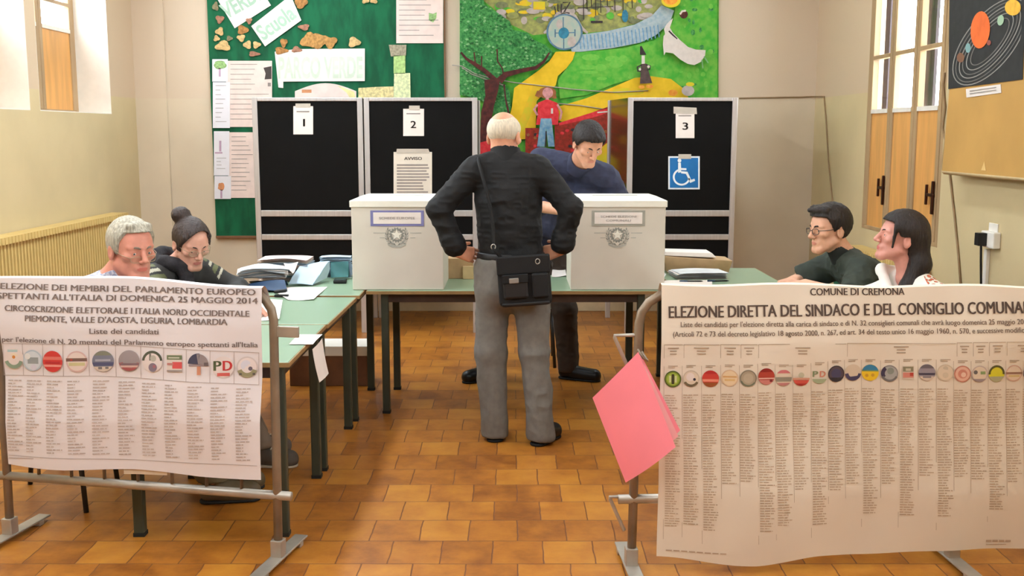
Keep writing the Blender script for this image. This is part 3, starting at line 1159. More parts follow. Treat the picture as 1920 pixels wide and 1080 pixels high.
ch = make_chair((1.86, 6.47, 0), R(90), 'empty green school chair at the right tables, beyond the man in green')
dup(ch, (-2.0, 4.55, 0), R(-90), 'green school chair under the grey haired man')
dup(ch, (-1.98, 5.22, 0), R(-90), 'green school chair under the woman with a bun')
dup(ch, (1.98, 5.55, 0), R(90), 'green school chair under the man in the green shirt')
dup(ch, (2.02, 4.92, 0), R(88), 'green school chair under the woman with dark ponytail')
dup(ch, (.11, 7.38, 0), R(180), 'green school chair behind the standing clerk')

# low box on the floor under the left tables
bx_ = thing('storage_box', 'brown box with white lid on the floor below the left tables', 'box', (-1.15, 6.78, 0))
put('box_body', MB().bx(-1.42, -.92, 6.66, 6.90, 0, .20), M('brown_card', (112, 74, 50), .7, var=.15), bx_, bevel=.004)
put('lid', MB().bx(-1.432, -.908, 6.648, 6.912, .198, .262), m_white_paint, bx_, bevel=.005)

# ================================================================== BALLOT BOXES
m_box = M('white_cardboard', (216, 208, 194), 0.6, var=0.03, scale=4)
m_lid = M('white_cardboard_lid', (240, 236, 222), 0.6, var=0.02)
m_lab_blue = M('label_blue', (128, 128, 178), 0.6)
m_lab_grey = M('label_grey', (166, 164, 152), 0.6)
m_emblem = M('emblem_grey', (138, 138, 130), 0.7)
m_emblem_l = M('emblem_light', (178, 176, 166), 0.7)


def emblem(root, cx, cz, y, r):
    """the national emblem: star over a cog wheel, olive and oak branches, ribbon"""
    ge = MB()
    P = lambda x, z, o=.0: Vector((cx + x * r, y - o, cz + z * r))
    n = 64
    outer, inner = [], []
    for k in range(n):
        a = 2 * PI * k / n
        rr = .66 if (k // 2) % 2 else .56
        outer.append(P(rr * math.cos(a), rr * math.sin(a) + .1))
        inner.append(P(.40 * math.cos(a), .40 * math.sin(a) + .1))
    ge.add(outer + inner, [(k, n + k, n + (k + 1) % n, (k + 1) % n) for k in range(n)])
    put('emblem_cog', ge, m_emblem, root)
    st = MB()
    pts = []
    for k in range(10):
        a = PI / 2 + 2 * PI * k / 10
        rr = .52 if k % 2 == 0 else .21
        pts.append((rr * math.cos(a), rr * math.sin(a) + .12))
    st.poly([P(x * 1.14, (z - .12) * 1.14 + .12, .0006) for x, z in pts][::-1], 0)
    st.poly([P(x, z, .001) for x, z in pts][::-1], 1)
    put('emblem_star', st, [m_emblem, m_lid], root)
    lv = MB()
    for s in (-1, 1):
        for k in range(9):
            a = -PI / 2 + s * (.28 + k * .24)
            for dr, da in ((.10, .35), (-.08, -.35)):
                c = Vector((math.cos(a) * (.84 + dr), math.sin(a) * (.84 + dr) + .06))
                d = a + s * (PI / 2 - .5 * (1 if dr > 0 else -1))
                u = Vector((math.cos(d), math.sin(d))) * .17
                w = Vector((-u.y, u.x)) * .34
                lv.poly([P(*(c - u)), P(*(c + w)), P(*(c + u)), P(*(c - w))], k % 2)
        br_ = [(.84 * math.cos(-PI / 2 + s * (.1 + .2 * k)), .84 * math.sin(-PI / 2 + s * (.1 + .2 * k)) + .06) for k in range(11)]
        for (xa, za), (xb, zb) in zip(br_[:-1], br_[1:]):
            lv.poly([P(xa, za), P(xb, zb), P(xb * .96, zb * .96), P(xa * .96, za * .96)])
    put('emblem_wreath', lv, [m_emblem, m_emblem_l], root)
    rb = MB()
    rb.poly([P(-.75, -.78, .001), P(-.3, -.98, .001), P(.3, -.98, .001), P(.75, -.78, .001), P(.8, -.62, .001), P(.3, -.80, .001), P(-.3, -.80, .001), P(-.8, -.62, .001)])
    put('emblem_ribbon', rb, m_emblem_l, root)


def ballot_box(x0, x1, label, framemat, textlines, tone):
    y0, y1, z0 = 5.985, 6.45, .721
    t = thing('ballot_box', label, 'ballot box', ((x0 + x1) / 2, (y0 + y1) / 2, z0), 0, 'white ballot boxes on the middle tables')
    put('box_body', MB().bx(x0, x1, y0, y1, z0, 1.222), m_box, t, bevel=.004)
    w = .008
    lid = MB()
    lid.bx(x0 - w, x1 + w, y0 - w, y1 + w, 1.190, 1.226)
    zt = 1.243
    q = .045
    lid.add([(x0 - w, y0 - w, 1.226), (x1 + w, y0 - w, 1.226), (x1 + w, y1 + w, 1.226), (x0 - w, y1 + w, 1.226),
             (x0 + q, y0 + q, zt), (x1 - q, y0 + q, zt), (x1 - q, y1 - q, zt), (x0 + q, y1 - q, zt)],
            [(0, 1, 5, 4), (1, 2, 6, 5), (2, 3, 7, 6), (3, 0, 4, 7), (4, 5, 6, 7)])
    lo = put('lid', lid, m_lid, t, bevel=.003)
    xm = (x0 + x1) / 2
    put('ballot_slot', MB().bx(xm - .13, xm + .13, (y0 + y1) / 2 - .006, (y0 + y1) / 2 + .006, 1.243, 1.2445), m_plug, lo)
    lw, lz, lh = .150, 1.128, .044
    lb = MB().bx(xm - lw, xm + lw, y0 - .0030, y0 - .0002, lz - lh, lz + lh)
    l = put('label', lb, framemat, t)
    put('label_paper', MB().bx(xm - lw + .016, xm + lw - .016, y0 - .0045, y0 - .003, lz - lh + .013, lz + lh - .011), m_paper, l)
    tx = MB()
    for s_, xa, xb, z, h in textlines:
        text_to(tx, s_, lambda x, y: Vector((xm + x, y0 - .0052, lz - y)), xa, -z, xb, -z, h, bold=.02)
    put('label_text', tx, M('pale_grey_ink', (184, 174, 170), .8), l)
    emblem(t, xm - .004, 1.052 - .025, y0 - .0012, .066)
    st = MB()
    for k, (wd, zz) in enumerate(((.135, 1.045), (.10, 1.018))):
        for s in (-1, 1):
            st.bx(xm + s * .072, xm + s * wd, y0 - .0012, y0, zz - .0022, zz + .0022)
    put('print_lines', st, m_emblem_l, t)
    return t


ballot_box(-.903, -.387, 'white ballot box with the blue framed label, left of the standing man', m_lab_blue, [('SCHEDE EUROPEE', -.10, .10, -.006, .014)], 0)
ballot_box(.332, .863, 'white ballot box with the grey framed label, right of the standing man', m_lab_grey, [('SCHEDE ELEZIONI', -.10, .10, .004, .012), ('COMUNALI', -.07, .07, -.018, .012)], 0)

# ================================================================== PAPERS ON THE TABLES
ZT = .7205
m_blue_paper = M('pale_blue_paper', (190, 212, 228), 0.7, var=.04)
m_navy = M('navy_folder', (38, 62, 92), 0.55, var=.2, scale=8)
m_teal = M('teal_folder', (70, 124, 128), 0.55, var=.12)


def tz(x, y, z=ZT):
    return onplane(x, y, (0, 0, z), Vector((0, 0, 1)))


def flat_sheets(name, quads, label, cat, group=None, mats=None, curl=.004, z=ZT, marks=()):
    mb = MB()
    for i, q in enumerate(quads):
        zz = z + .0015 + i * .002
        a, b, c, d = [tz(x, y, zz) for x, y in q]
        f = lambda u, v: (a.lerp(b, u)).lerp(d.lerp(c, u), v) + Vector((0, 0, curl * (1 + math.sin(5 * u + 3 * v + i)) * (.3 + abs(u - .5))))
        mb.sheet(f, 10, 8, .001, (0, 0, 1))
    o = put(name, mb, mats or m_paper)
    return tag(o, label, cat, group)


flat_sheets('paper_sheet', [[(500, 540), (614, 538), (588, 563), (540, 563)]], 'large white sheet on the mint table behind the left barrier post', 'paper', 'loose papers on the left tables')
flat_sheets('paper_sheet', [[(478, 562), (530, 562), (524, 600), (470, 602)]], 'white sheet sticking out behind the right edge of the left poster', 'paper', 'loose papers on the left tables')
flat_sheets('paper_sheet', [[(1246, 527), (1335, 525), (1336, 545), (1240, 547)]], 'white sheet on the right table just above the right poster', 'paper')
flat_sheets('paper_sheet', [[(1036, 504), (1060, 503), (1062, 518), (1034, 520)]], 'small white paper on the middle table right of the standing man', 'paper')

# heap of ballots on the far left table
def sheaf(name, base, L, W, H, n, rz, mats, label, cat, sag=.0, fan=.004, group=None):
    """a sheaf of folded sheets: leaves lie one over another, slightly fanned and bent"""
    mb = MB()
    Rz = Matrix.Rotation(rz, 3, 'Z')
    r = random.Random(n * 13 + int(L * 100))
    for i in range(n):
        z = H * (i + .5) / n
        dx, dy, da = r.uniform(-fan, fan), r.uniform(-fan, fan), r.uniform(-.06, .06) * fan * 60
        Ra = Matrix.Rotation(rz + da, 3, 'Z')
        def f(u, v, z=z, dx=dx, dy=dy, Ra=Ra):
            p = Ra @ Vector(((u - .5) * L + dx, (v - .5) * W + dy, 0))
            return Vector(base) + p + Vector((0, 0, z + sag * (math.sin(PI * u) * (.2 + z / max(H, .01)) + .25 * math.sin(7 * u + 4 * v + i))))
        mb.sheet(f, 14, 6, H / n * .7, (0, 0, 1), i % len(mats))
    return tag(put(name, mb, mats), label, cat, group)


def folded(name, quads, th, mats, label, cat, group=None):
    """folded leaves given by corner points in metres"""
    mb = MB()
    for i, (a, b, c, d) in enumerate(quads):
        a, b, c, d = Vector(a), Vector(b), Vector(c), Vector(d)
        n = (b - a).cross(d - a).normalized()
        mb.sheet(lambda u, v: a.lerp(b, u).lerp(d.lerp(c, u), v) + n * (.006 * math.sin(4 * u + 5 * v + i)), 10, 8, th, n, i % len(mats))
    return tag(put(name, mb, mats), label, cat, group)


gH = 'ballot papers heaped on the far left table'
zt = lambda x, y, Y: at(x, y, Y)
sheaf('ballot_stack', (-1.435, 6.10, ZT + .062), .27, .20, .048, 8, .22, [m_paper, m_signwhite], 'heap of white folded ballots at the left end of the far table', 'papers', .014, .012, gH)
folded('navy_folder', [((-1.53, 5.90, ZT + .010), (-1.25, 5.88, ZT + .010), (-1.29, 5.99, ZT + .056), (-1.50, 6.0, ZT + .040)),
                       ((-1.50, 6.0, ZT + .042), (-1.29, 5.99, ZT + .058), (-1.30, 6.14, ZT + .012), (-1.50, 6.16, ZT + .012))], .004, [m_navy], 'dark navy folder bent open under the white ballots', 'folder')
sheaf('ballot_stack', (-1.36, 6.42, ZT + .002), .30, .20, .135, 11, -.05, [m_paper, m_pink_paper, m_blue_paper], 'tall stack of printed white ballots at the back of the far table', 'papers', .008, .012, gH)
folded('blue_ballot_sheet', [(zt(541, 533, 6.14), zt(586, 533, 6.14), zt(617, 490, 6.38), zt(561, 498, 6.30)),
                             (zt(586, 533, 6.142), zt(615, 521, 6.36), zt(618, 490, 6.40), zt(616, 490, 6.382))], .004, [m_blue_paper], 'pale blue ballot sheets sloping down the front of the heap', 'papers')
folded('white_ballot_sheet', [(zt(532, 494, 6.20), zt(559, 493, 6.24), zt(551, 511, 6.12), zt(545, 511, 6.12))], .003, [m_paper], 'pointed white sheet lying against the pale blue ballots', 'papers')
folded('teal_folder', [(zt(620, 521, 6.40), zt(653, 519, 6.42), zt(653, 490, 6.45), zt(620, 492, 6.43)),
                       (zt(620, 492, 6.432), zt(653, 490, 6.452), zt(653, 490, 6.47) + Vector((0, .03, -.09)), zt(620, 492, 6.46) + Vector((0, .03, -.09)))], .004, [m_teal], 'teal folder standing at the right of the ballot heap', 'folder')
sheaf('ballot_stack', (-1.09, 6.57, ZT + .002), .19, .10, .128, 9, .02, [m_blue_paper], 'pale blue paper stack behind the teal folder', 'papers', .004, .006, gH)

p = tz(638, 531, ZT)
sk = thing('ink_pad', 'small black ink pad on the far left table by the ballot box', 'ink pad', p)
put('pad_base', MB().box((p.x, p.y, ZT + .010), (.075, .05, .018)), m_plug, sk, bevel=.003)
put('pad_lid', MB().box((p.x, p.y + .004, ZT + .022), (.07, .045, .006)), M('dark_green_plastic', (34, 58, 50), .5), sk, bevel=.002)
p = tz(528, 557, ZT)
st_ = thing('stapler', 'small black stapler beside the sheet behind the left barrier post', 'stapler', p)
put('stapler_base', MB().box((p.x, p.y, ZT + .008), (.075, .03, .012)), m_plug, st_, bevel=.003)
put('stapler_arm', MB().box((p.x - .005, p.y, ZT + .032), (.07, .025, .018), rot=Matrix.Rotation(-.12, 3, 'Y')), m_plug, st_, bevel=.006)

# paper taped over the table edge (its printed square is left blank)
hp = MB()
q = [onplane(x, y, (-.838, 0, 0), Vector((1, 0, 0))) for x, y in ((586, 655), (604, 634), (611, 700), (594, 717))]
hp.sheet(lambda u, v: q[0].lerp(q[1], u).lerp(q[3].lerp(q[2], u), v) + Vector((.012 * v * v + .004 * math.sin(3 * u), 0, 0)), 8, 10, .001, (1, 0, 0))
yq0, yq1, zq = q[0].y, q[1].y, q[0].z
hp.sheet(lambda u, v: Vector((-.836 - .10 * v, yq0 + (yq1 - yq0) * u, ZT + .0035 + .002 * math.sin(4 * u))), 6, 6, .001, (0, 0, 1))
tag(put('hanging_paper', hp, m_paper), 'white paper hanging over the right edge of a left table', 'paper')

# right hand table: curled sheet, tan folder, paper stack
def px6(x, y, Y):
    return at(x, y, Y)
tag(put('curled_sheet', MB().sheet(lambda u, v: Vector((.888 + .02 * u + .10 * max(0, v - .55) ** 1.5 * (1 + u), 6.42 + .22 * u, ZT + .25 * (1 - v) ** 1.1 + .004)), 8, 16, .0015, (1, 0, 0)), m_signwhite),
    'white sheet curling up beside the right ballot box', 'paper')
sheaf('paper_stack', (1.15, 6.55, ZT + .001), .31, .23, .036, 8, .1, [m_paper, m_signwhite], 'low stack of white paper on the right table', 'papers', .004, .01)
cb = thing('document_tray', 'tan cardboard tray with white rim at the back of the right table', 'tray', (1.18, 6.82, ZT))
put('tray_body', MB().add([(.99, 6.74, ZT), (1.38, 6.74, ZT), (1.38, 6.94, ZT), (.99, 6.94, ZT), (.955, 6.72, .83), (1.40, 6.72, .80), (1.40, 6.96, .80), (.955, 6.96, .83)],
                           [(0, 3, 2, 1), (0, 1, 5, 4), (1, 2, 6, 5), (2, 3, 7, 6), (3, 0, 4, 7), (4, 5, 6, 7)]), M('tan_card', (190, 158, 118), .7, var=.08), cb, bevel=.004)
put('paper_fill', MB().add([(.965, 6.73, .832), (1.30, 6.73, .818), (1.30, 6.95, .818), (.965, 6.95, .832), (.975, 6.74, .856), (1.27, 6.74, .848), (1.27, 6.94, .848), (.975, 6.94, .856)],
                            [(0, 3, 2, 1), (0, 1, 5, 4), (1, 2, 6, 5), (2, 3, 7, 6), (3, 0, 4, 7), (4, 5, 6, 7)]), m_paper, cb, bevel=.004)
for i, (xa, ya, xb, yb_, lab) in enumerate(((1.0, 6.30, 1.14, 6.31, 'black pen on the right table, nearer the ballot box'), (1.17, 6.32, 1.30, 6.33, 'black pen on the right table, farther from the ballot box'))):
    pn = MB().tube([(xa, ya, ZT + .006), (xb - .015, yb_, ZT + .006), (xb, yb_, ZT + .006)], [.005, .005, .0015], 8)
    o = put('pen', pn, m_plug)
    put('pen_cap', MB().tube([(xa - .001, ya, ZT + .0062), (xa + .045, ya + .003, ZT + .0062)], .0062, 8), m_navy, o)
    tag(o, lab, 'pen', 'pens on the right table')
# small tan box behind the standing man
sb = thing('small_box', 'small tan cardboard box on the table between the left ballot box and the man', 'box', (-.31, 6.55, ZT))
put('box_body', MB().bx(-.40, -.24, 6.46, 6.60, ZT, ZT + .125), M('tan_card', (190, 158, 118)), sb, bevel=.003)
put('box_flap', MB().bx(-.30, -.22, 6.44, 6.455, ZT, ZT + .08), M('pale_card', (214, 186, 140), .7), sb, bevel=.002)

# ================================================================== CHILDREN'S MURAL ON THE BACK WALL
def paint(name, rgb, rgb2=None, scale=30, var=.2, **k):
    return M(name, rgb, .75, var=var, scale=scale, rgb2=rgb2, **k)


YM = YB - .029
mu = MB()
mu.slab([at(x, y, YM) for x, y in ((862, -70), (1348, -70), (1346, 400), (864, 400))][::-1], (0, -1, 0), .026)
mural = put('wall_painting', mu, paint('paint_grass', (54, 150, 42), (104, 182, 60), 14))
tag(mural, 'bright childlike painting of tree, road and ghost on the back wall', 'painting')
_layer = [0]


def dab(part, shapes, mats):
    """painted shapes of one motif; later ones lie over earlier ones"""
    b = MB()
    for px, mi in shapes:
        _layer[0] += 1
        o = .0006 + _layer[0] * .00012
        b.poly([at(x, y, YM - o) for x, y in px][::-1], mi)
    return put(part, b, mats, mural)


def stroke(pts, w):
    """a brush stroke as an outline; w = width or widths"""
    ws = w if isinstance(w, (list, tuple)) else [w] * len(pts)
    L, Rr = [], []
    for i, (x, y) in enumerate(pts):
        a = pts[max(0, i - 1)]
        b = pts[min(len(pts) - 1, i + 1)]
        dx, dy = b[0] - a[0], b[1] - a[1]
        n = math.hypot(dx, dy) or 1
        L.append((x - dy / n * ws[i] / 2, y + dx / n * ws[i] / 2))
        Rr.append((x + dy / n * ws[i] / 2, y - dx / n * ws[i] / 2))
    return L + Rr[::-1]


def disc(cx, cy, rx, ry=None, n=24, a0=0, a1=2 * PI):
    ry = ry or rx
    return [(cx + rx * math.cos(a0 + (a1 - a0) * k / n), cy + ry * math.sin(a0 + (a1 - a0) * k / n)) for k in range(n if a1 - a0 > 6.2 else n + 1)]


rm = random.Random(5)
P_oliv = paint('paint_olive', (132, 136, 84), (168, 168, 92), 22)
P_oliv2 = paint('paint_grey_olive', (116, 120, 84))
P_mauve = paint('paint_mauve', (172, 160, 150), (190, 176, 168), 20)
P_yel = paint('paint_yellow', (226, 184, 26), (240, 196, 40), 14)
P_yel2 = paint('paint_lemon', (214, 196, 40), (230, 186, 40), 20)
P_dkgreen = paint('paint_leaf', (38, 116, 56), (84, 160, 84), 60)
P_dk2 = paint('paint_leaf_dark', (26, 86, 40), (50, 120, 56), 60)
P_lt = paint('paint_leaf_light', (126, 178, 118))
P_bark = paint('paint_bark', (62, 24, 20), (92, 38, 30), 30)
P_blue = paint('paint_water', (148, 170, 180), (174, 186, 188), 30)
P_blue2 = paint('paint_water_stripe', (110, 152, 184))
P_ring = paint('paint_slate', (88, 122, 144))
P_disc = paint('paint_pale_teal', (158, 180, 168), (176, 180, 164), 24)
P_core = paint('paint_teal', (52, 124, 150))
P_white = paint('paint_white', (214, 202, 192), var=.04)
P_black = paint('paint_charcoal', (54, 44, 46))
P_red = paint('paint_red', (206, 36, 44), (222, 60, 66), 30)
P_brick = paint('paint_brick', (122, 40, 22), (164, 44, 30), 34)
P_jean = paint('paint_denim', (96, 148, 184), (140, 174, 190), 30)
P_skin = paint('paint_skin', (200, 140, 138))
P_hair = paint('paint_hair', (150, 92, 50))
P_org = paint('paint_orange', (226, 130, 40), (236, 168, 60), 30)
P_green2 = paint('paint_lawn', (70, 170, 50), (112, 182, 66), 18)

dab('painted_village', [([(905, -60), (1262, -60), (1245, 18), (1190, 45), (1140, 58), (1096, 62), (1075, 60), (1040, 62), (1000, 66), (958, 46), (930, 20), (905, 0)], 0)] +
    [(disc(rm.uniform(930, 1220), rm.uniform(-20, 40), rm.uniform(4, 14), rm.uniform(3, 8), 9), rm.choice((0, 1, 1, 2, 2, 3, 5))) for _ in range(110)] +
    [(stroke([(x, -20), (x + rm.uniform(-2, 2), rm.uniform(10, 38))], 1.6), 4) for x in (1094, 1100, 1108, 1117, 1126, 1138, 1152, 1168, 1184)] +
    [(rect(1000, 3, 1022, 18), 3), (rect(1108, 39, 1130, 43), 4), (disc(1172, 30, 6, 12, 12), 6), (stroke([(1083, 15), (1150, 12)], 1.4), 4)],
    [P_oliv, P_oliv2, P_mauve, P_yel2, P_black, P_green2, P_core])
dab('painted_grass', [([(1076, 98), (1090, 97), (1170, 90), (1226, 76), (1262, 44), (1275, -60), (1345, -60), (1345, 330), (1300, 330), (1290, 180), (1255, 150), (1205, 143), (1150, 158), (1100, 178), (1050, 185), (1046, 150), (1066, 122)], 0)] +
    [(disc(rm.uniform(1080, 1250), rm.uniform(104, 150), rm.uniform(8, 20), rm.uniform(3, 8), 12), 1) for _ in range(14)] +
    [(disc(rm.uniform(1270, 1340), rm.uniform(-20, 170), rm.uniform(2, 6), rm.uniform(2, 6), 8), rm.choice((1, 2))) for _ in range(40)],
    [P_green2, paint('paint_lawn_light', (122, 190, 74), (100, 186, 66), 30), P_dkgreen])
dab('painted_road', [([(1042, 97), (1079, 96), (1074, 112), (1062, 128), (1046, 142), (1042, 160), (1020, 175), (1006, 190), (1004, 260), (960, 262), (950, 240), (960, 200), (964, 165), (985, 150), (1010, 132), (1030, 115)], 0),
                     ([(1046, 200), (1100, 184), (1150, 163), (1190, 146), (1222, 143), (1258, 148), (1284, 168), (1294, 190), (1180, 196), (1146, 202), (1100, 214), (1060, 230), (1046, 226)], 0),
                     ([(1000, 160), (1020, 160), (1012, 178), (980, 250), (965, 250)], 1), (disc(1178, 172, 30, 7), 1), (disc(1262, 174, 9, 6), 2)], [P_yel, P_yel2, P_org])
dab('painted_river', [([(1066, 66), (1096, 64), (1140, 58), (1190, 46), (1222, 30), (1240, 10), (1264, 20), (1256, 42), (1230, 66), (1200, 80), (1150, 90), (1090, 97), (1072, 97)], 0)] +
    [(stroke([(1086 + 7 * k, 66 - .035 * k * k - .2 * k), (1089 + 7 * k, 92 - .05 * k * k)], 2.0), 1) for k in range(22)] +
    [(stroke([(1020, 62), (1035, 50), (1044, 26), (1058, 20), (1078, 30), (1090, 52), (1102, 62)], [4, 6, 6, 6, 6, 6, 4]), 2)], [P_blue, P_blue2, P_mauve])
dab('painted_wheel', [(disc(1058.5, 60, 34, 34, 40), 0), (disc(1058.5, 60, 30.5, 31, 40), 1), (disc(1049, 45, 6, 9, 14), 3), (disc(1072, 78, 8, 10, 14), 3), (stroke([(1056, 32), (1056, 58)], 2), 0), (stroke([(1057, 70), (1057, 92)], 2), 0),
                      (stroke([(1040, 62), (1078, 61)], 2), 0), (stroke([(1041, 55), (1041, 70)], 2.6), 0), (stroke([(1078, 55), (1078, 68)], 2.6), 0), (disc(1057, 62, 10, 10.5, 20), 2)], [P_ring, P_disc, P_core, P_mauve])
dab('painted_scribble', [(stroke([(1046, 8), (1046, 20), (1052, 24), (1053, 8)], 2.4), 0), (stroke([(1055, 5), (1069, 4), (1058, 22), (1068, 25)], 2.8), 0), (stroke([(1040, 12), (1042, 26)], 2), 0)], [P_black])
fol = [(862, -60), (900, -60), (908, 8), (930, 22), (956, 40), (962, 56), (990, 62), (1000, 74), (1022, 84), (1036, 96), (1032, 110), (1010, 124), (985, 131), (950, 140), (938, 152), (956, 172), (958, 205), (944, 225), (928, 215), (905, 190), (884, 182), (862, 178)]
def inside(x, y, poly):
    c = False
    for i in range(len(poly)):
        (xa, ya), (xb, yb_) = poly[i], poly[i - 1]
        if (ya > y) != (yb_ > y) and x < (xb - xa) * (y - ya) / (yb_ - ya) + xa:
            c = not c
    return c
dabs = []
while len(dabs) < 420:
    x, y = rm.uniform(863, 1036), rm.uniform(-30, 222)
    if inside(x, y, fol):
        s = rm.uniform(1.5, 3.6)
        dabs.append(([(x - s, y), (x, y + s * .7), (x + s, y), (x, y - s * .7)], rm.choice((1, 1, 2))))
dab('painted_foliage', [(fol, 0)] + dabs, [P_dkgreen, P_dk2, P_lt])
dab('painted_trunk', [([(908, 150), (938, 146), (934, 170), (926, 200), (920, 235), (916, 330), (897, 330), (900, 260), (902, 210), (910, 180)], 0),
                      (stroke([(864, 98), (874, 110), (890, 120), (908, 132), (930, 152)], [4, 5, 7, 8, 10]), 0),
                      (stroke([(936, 152), (948, 140), (975, 133), (1005, 127), (1020, 115), (1030, 99)], [14, 11, 8, 7, 5, 3]), 0),
                      (stroke([(889, 98), (891, 118)], 2.2), 0), (stroke([(903, 105), (903, 128)], 2.4), 0), (stroke([(932, 92), (933, 115), (942, 128), (944, 142)], 2.6), 0),
                      (stroke([(945, 158), (948, 185), (954, 214)], [3, 3, 4]), 0)], [P_bark])
WM = [P_brick, P_red, P_black, P_hair, P_yel2, P_white]
dab('painted_wall', [([(985, 240), (1012, 240), (1012, 330), (985, 330)], 0)] + [(disc(rm.uniform(988, 1009), rm.uniform(246, 320), 3, 3, 8), rm.choice((1, 2, 3))) for _ in range(9)], WM)
dab('painted_wall', [([(1040, 232), (1075, 224), (1110, 211), (1146, 198), (1146, 345), (1040, 345)], 0), (stroke([(1048, 233), (1085, 223), (1120, 213), (1144, 206)], [5, 8, 10, 6]), 1)] +
    [(disc(rm.uniform(1046, 1140), rm.uniform(238, 300), 4, 3, 8), rm.choice((1, 2, 3))) for _ in range(34)] +
    [(disc(1086, 262, 4, 10, 10), 4), (stroke([(1120, 211), (1143, 209)], 2.4), 5), ([(1100, 300), (1145, 262), (1145, 345), (1100, 345)], 4)], WM)
dab('painted_poppies', [([(898, 268), (920, 262), (922, 285), (910, 310), (898, 320)], 0)], [P_red])
dab('painted_girl', [(disc(1026, 174, 17, 11, 18), 0), ([(1007, 170), (1003, 180), (1012, 183), (1014, 170)], 0), ([(1040, 168), (1044, 184), (1036, 186)], 0), (disc(1027, 174, 10, 10, 16), 1), (rect(1023, 183, 1029, 192), 1),
                     ([(1008, 193), (1022, 187), (1030, 187), (1045, 193), (1048, 214), (1046, 234), (1005, 234), (1008, 214)], 2), (stroke([(1008, 196), (1001, 205), (1008, 216)], 4), 1), (stroke([(1045, 196), (1053, 210), (1050, 224)], 4), 1),
                     ([(1014, 222), (1034, 222), (1040, 275), (1028, 275), (1024, 240), (1021, 275), (1007, 275)], 3), (stroke([(1024, 246), (1023, 275)], 2.4), 4), (rect(1033, 203, 1037, 213), 5)], [P_hair, P_skin, P_red, P_jean, P_black, P_white])
dab('painted_ghost', [([(1250, 45), (1257, 38), (1262, 34), (1256, 52), (1262, 62), (1275, 75), (1290, 88), (1305, 93), (1323, 94), (1322, 104), (1314, 116), (1302, 122), (1290, 120), (1276, 112), (1262, 100), (1248, 98), (1245, 104), (1243, 84), (1244, 68), (1247, 64), (1245, 54)], 0),
                      (stroke([(1254, 58), (1262, 66), (1270, 73)], [3, 3, 2]), 1), (stroke([(1316, 112), (1318, 128)], 2.4), 2), (stroke([(1320, 106), (1328, 118)], 2.4), 2)], [P_white, P_black, P_lt])
dab('painted_robed_figure', [([(1200, 87), (1203, 86), (1212, 103), (1200, 103)], 1), (rect(1203, 104, 1209, 121), 2), ([(1202, 120), (1212, 119), (1217, 136), (1223, 156), (1200, 157), (1201, 138)], 0), (stroke([(1203, 122), (1195, 126), (1196, 133), (1202, 134)], 3), 1),
                             (stroke([(1211, 121), (1219, 124), (1218, 130), (1213, 131)], 3), 1), (disc(1216, 125, 2.6, 2.6, 10), 2), (disc(1200, 130, 2, 2.6, 10), 2), (disc(1203, 163, 6, 3.4, 12), 3), (disc(1218, 162, 7, 3.6, 12), 3)], [paint('paint_robe', (84, 66, 62)), P_black, P_white, P_org])
dab('painted_sun', [(disc(1258, 1, 18, 13, 24), 1), (disc(1257, 0, 13, 9, 20), 0), (disc(1282, 27, 8, 8, 12), 2), (stroke([(1275, 27), (1279, 21), (1286, 20)], 3.5), 3), (disc(1290, 170, 12, 10, 14), 4), (disc(1294, 158, 8, 4, 12), 1)], [P_org, P_yel2, P_bark, P_white, P_mauve])
# rope hung in front of the painting
rope = MB()
for pts in ([(848, 122), (866, 124), (890, 138), (925, 148), (965, 155), (1010, 160), (1080, 168), (1150, 173), (1215, 170)], [(866, 127), (884, 139), (920, 152), (948, 161)], [(1046, 194), (1090, 198), (1140, 206)]):
    rope.tube([at(x, y, YM - .03) for x, y in pts], .005, 6)
tag(put('wall_rope', rope, M('cord_grey', (166, 156, 146), .8)), 'grey cord strung across the front of the painting', 'cord')

# ================================================================== CROWD BARRIERS
m_galv = M('galvanised_steel', (176, 168, 156), 0.38, 0.55, var=0.12, scale=9)
m_galv_dark = M('worn_steel', (136, 118, 98), 0.45, 0.4, var=0.15, scale=9)


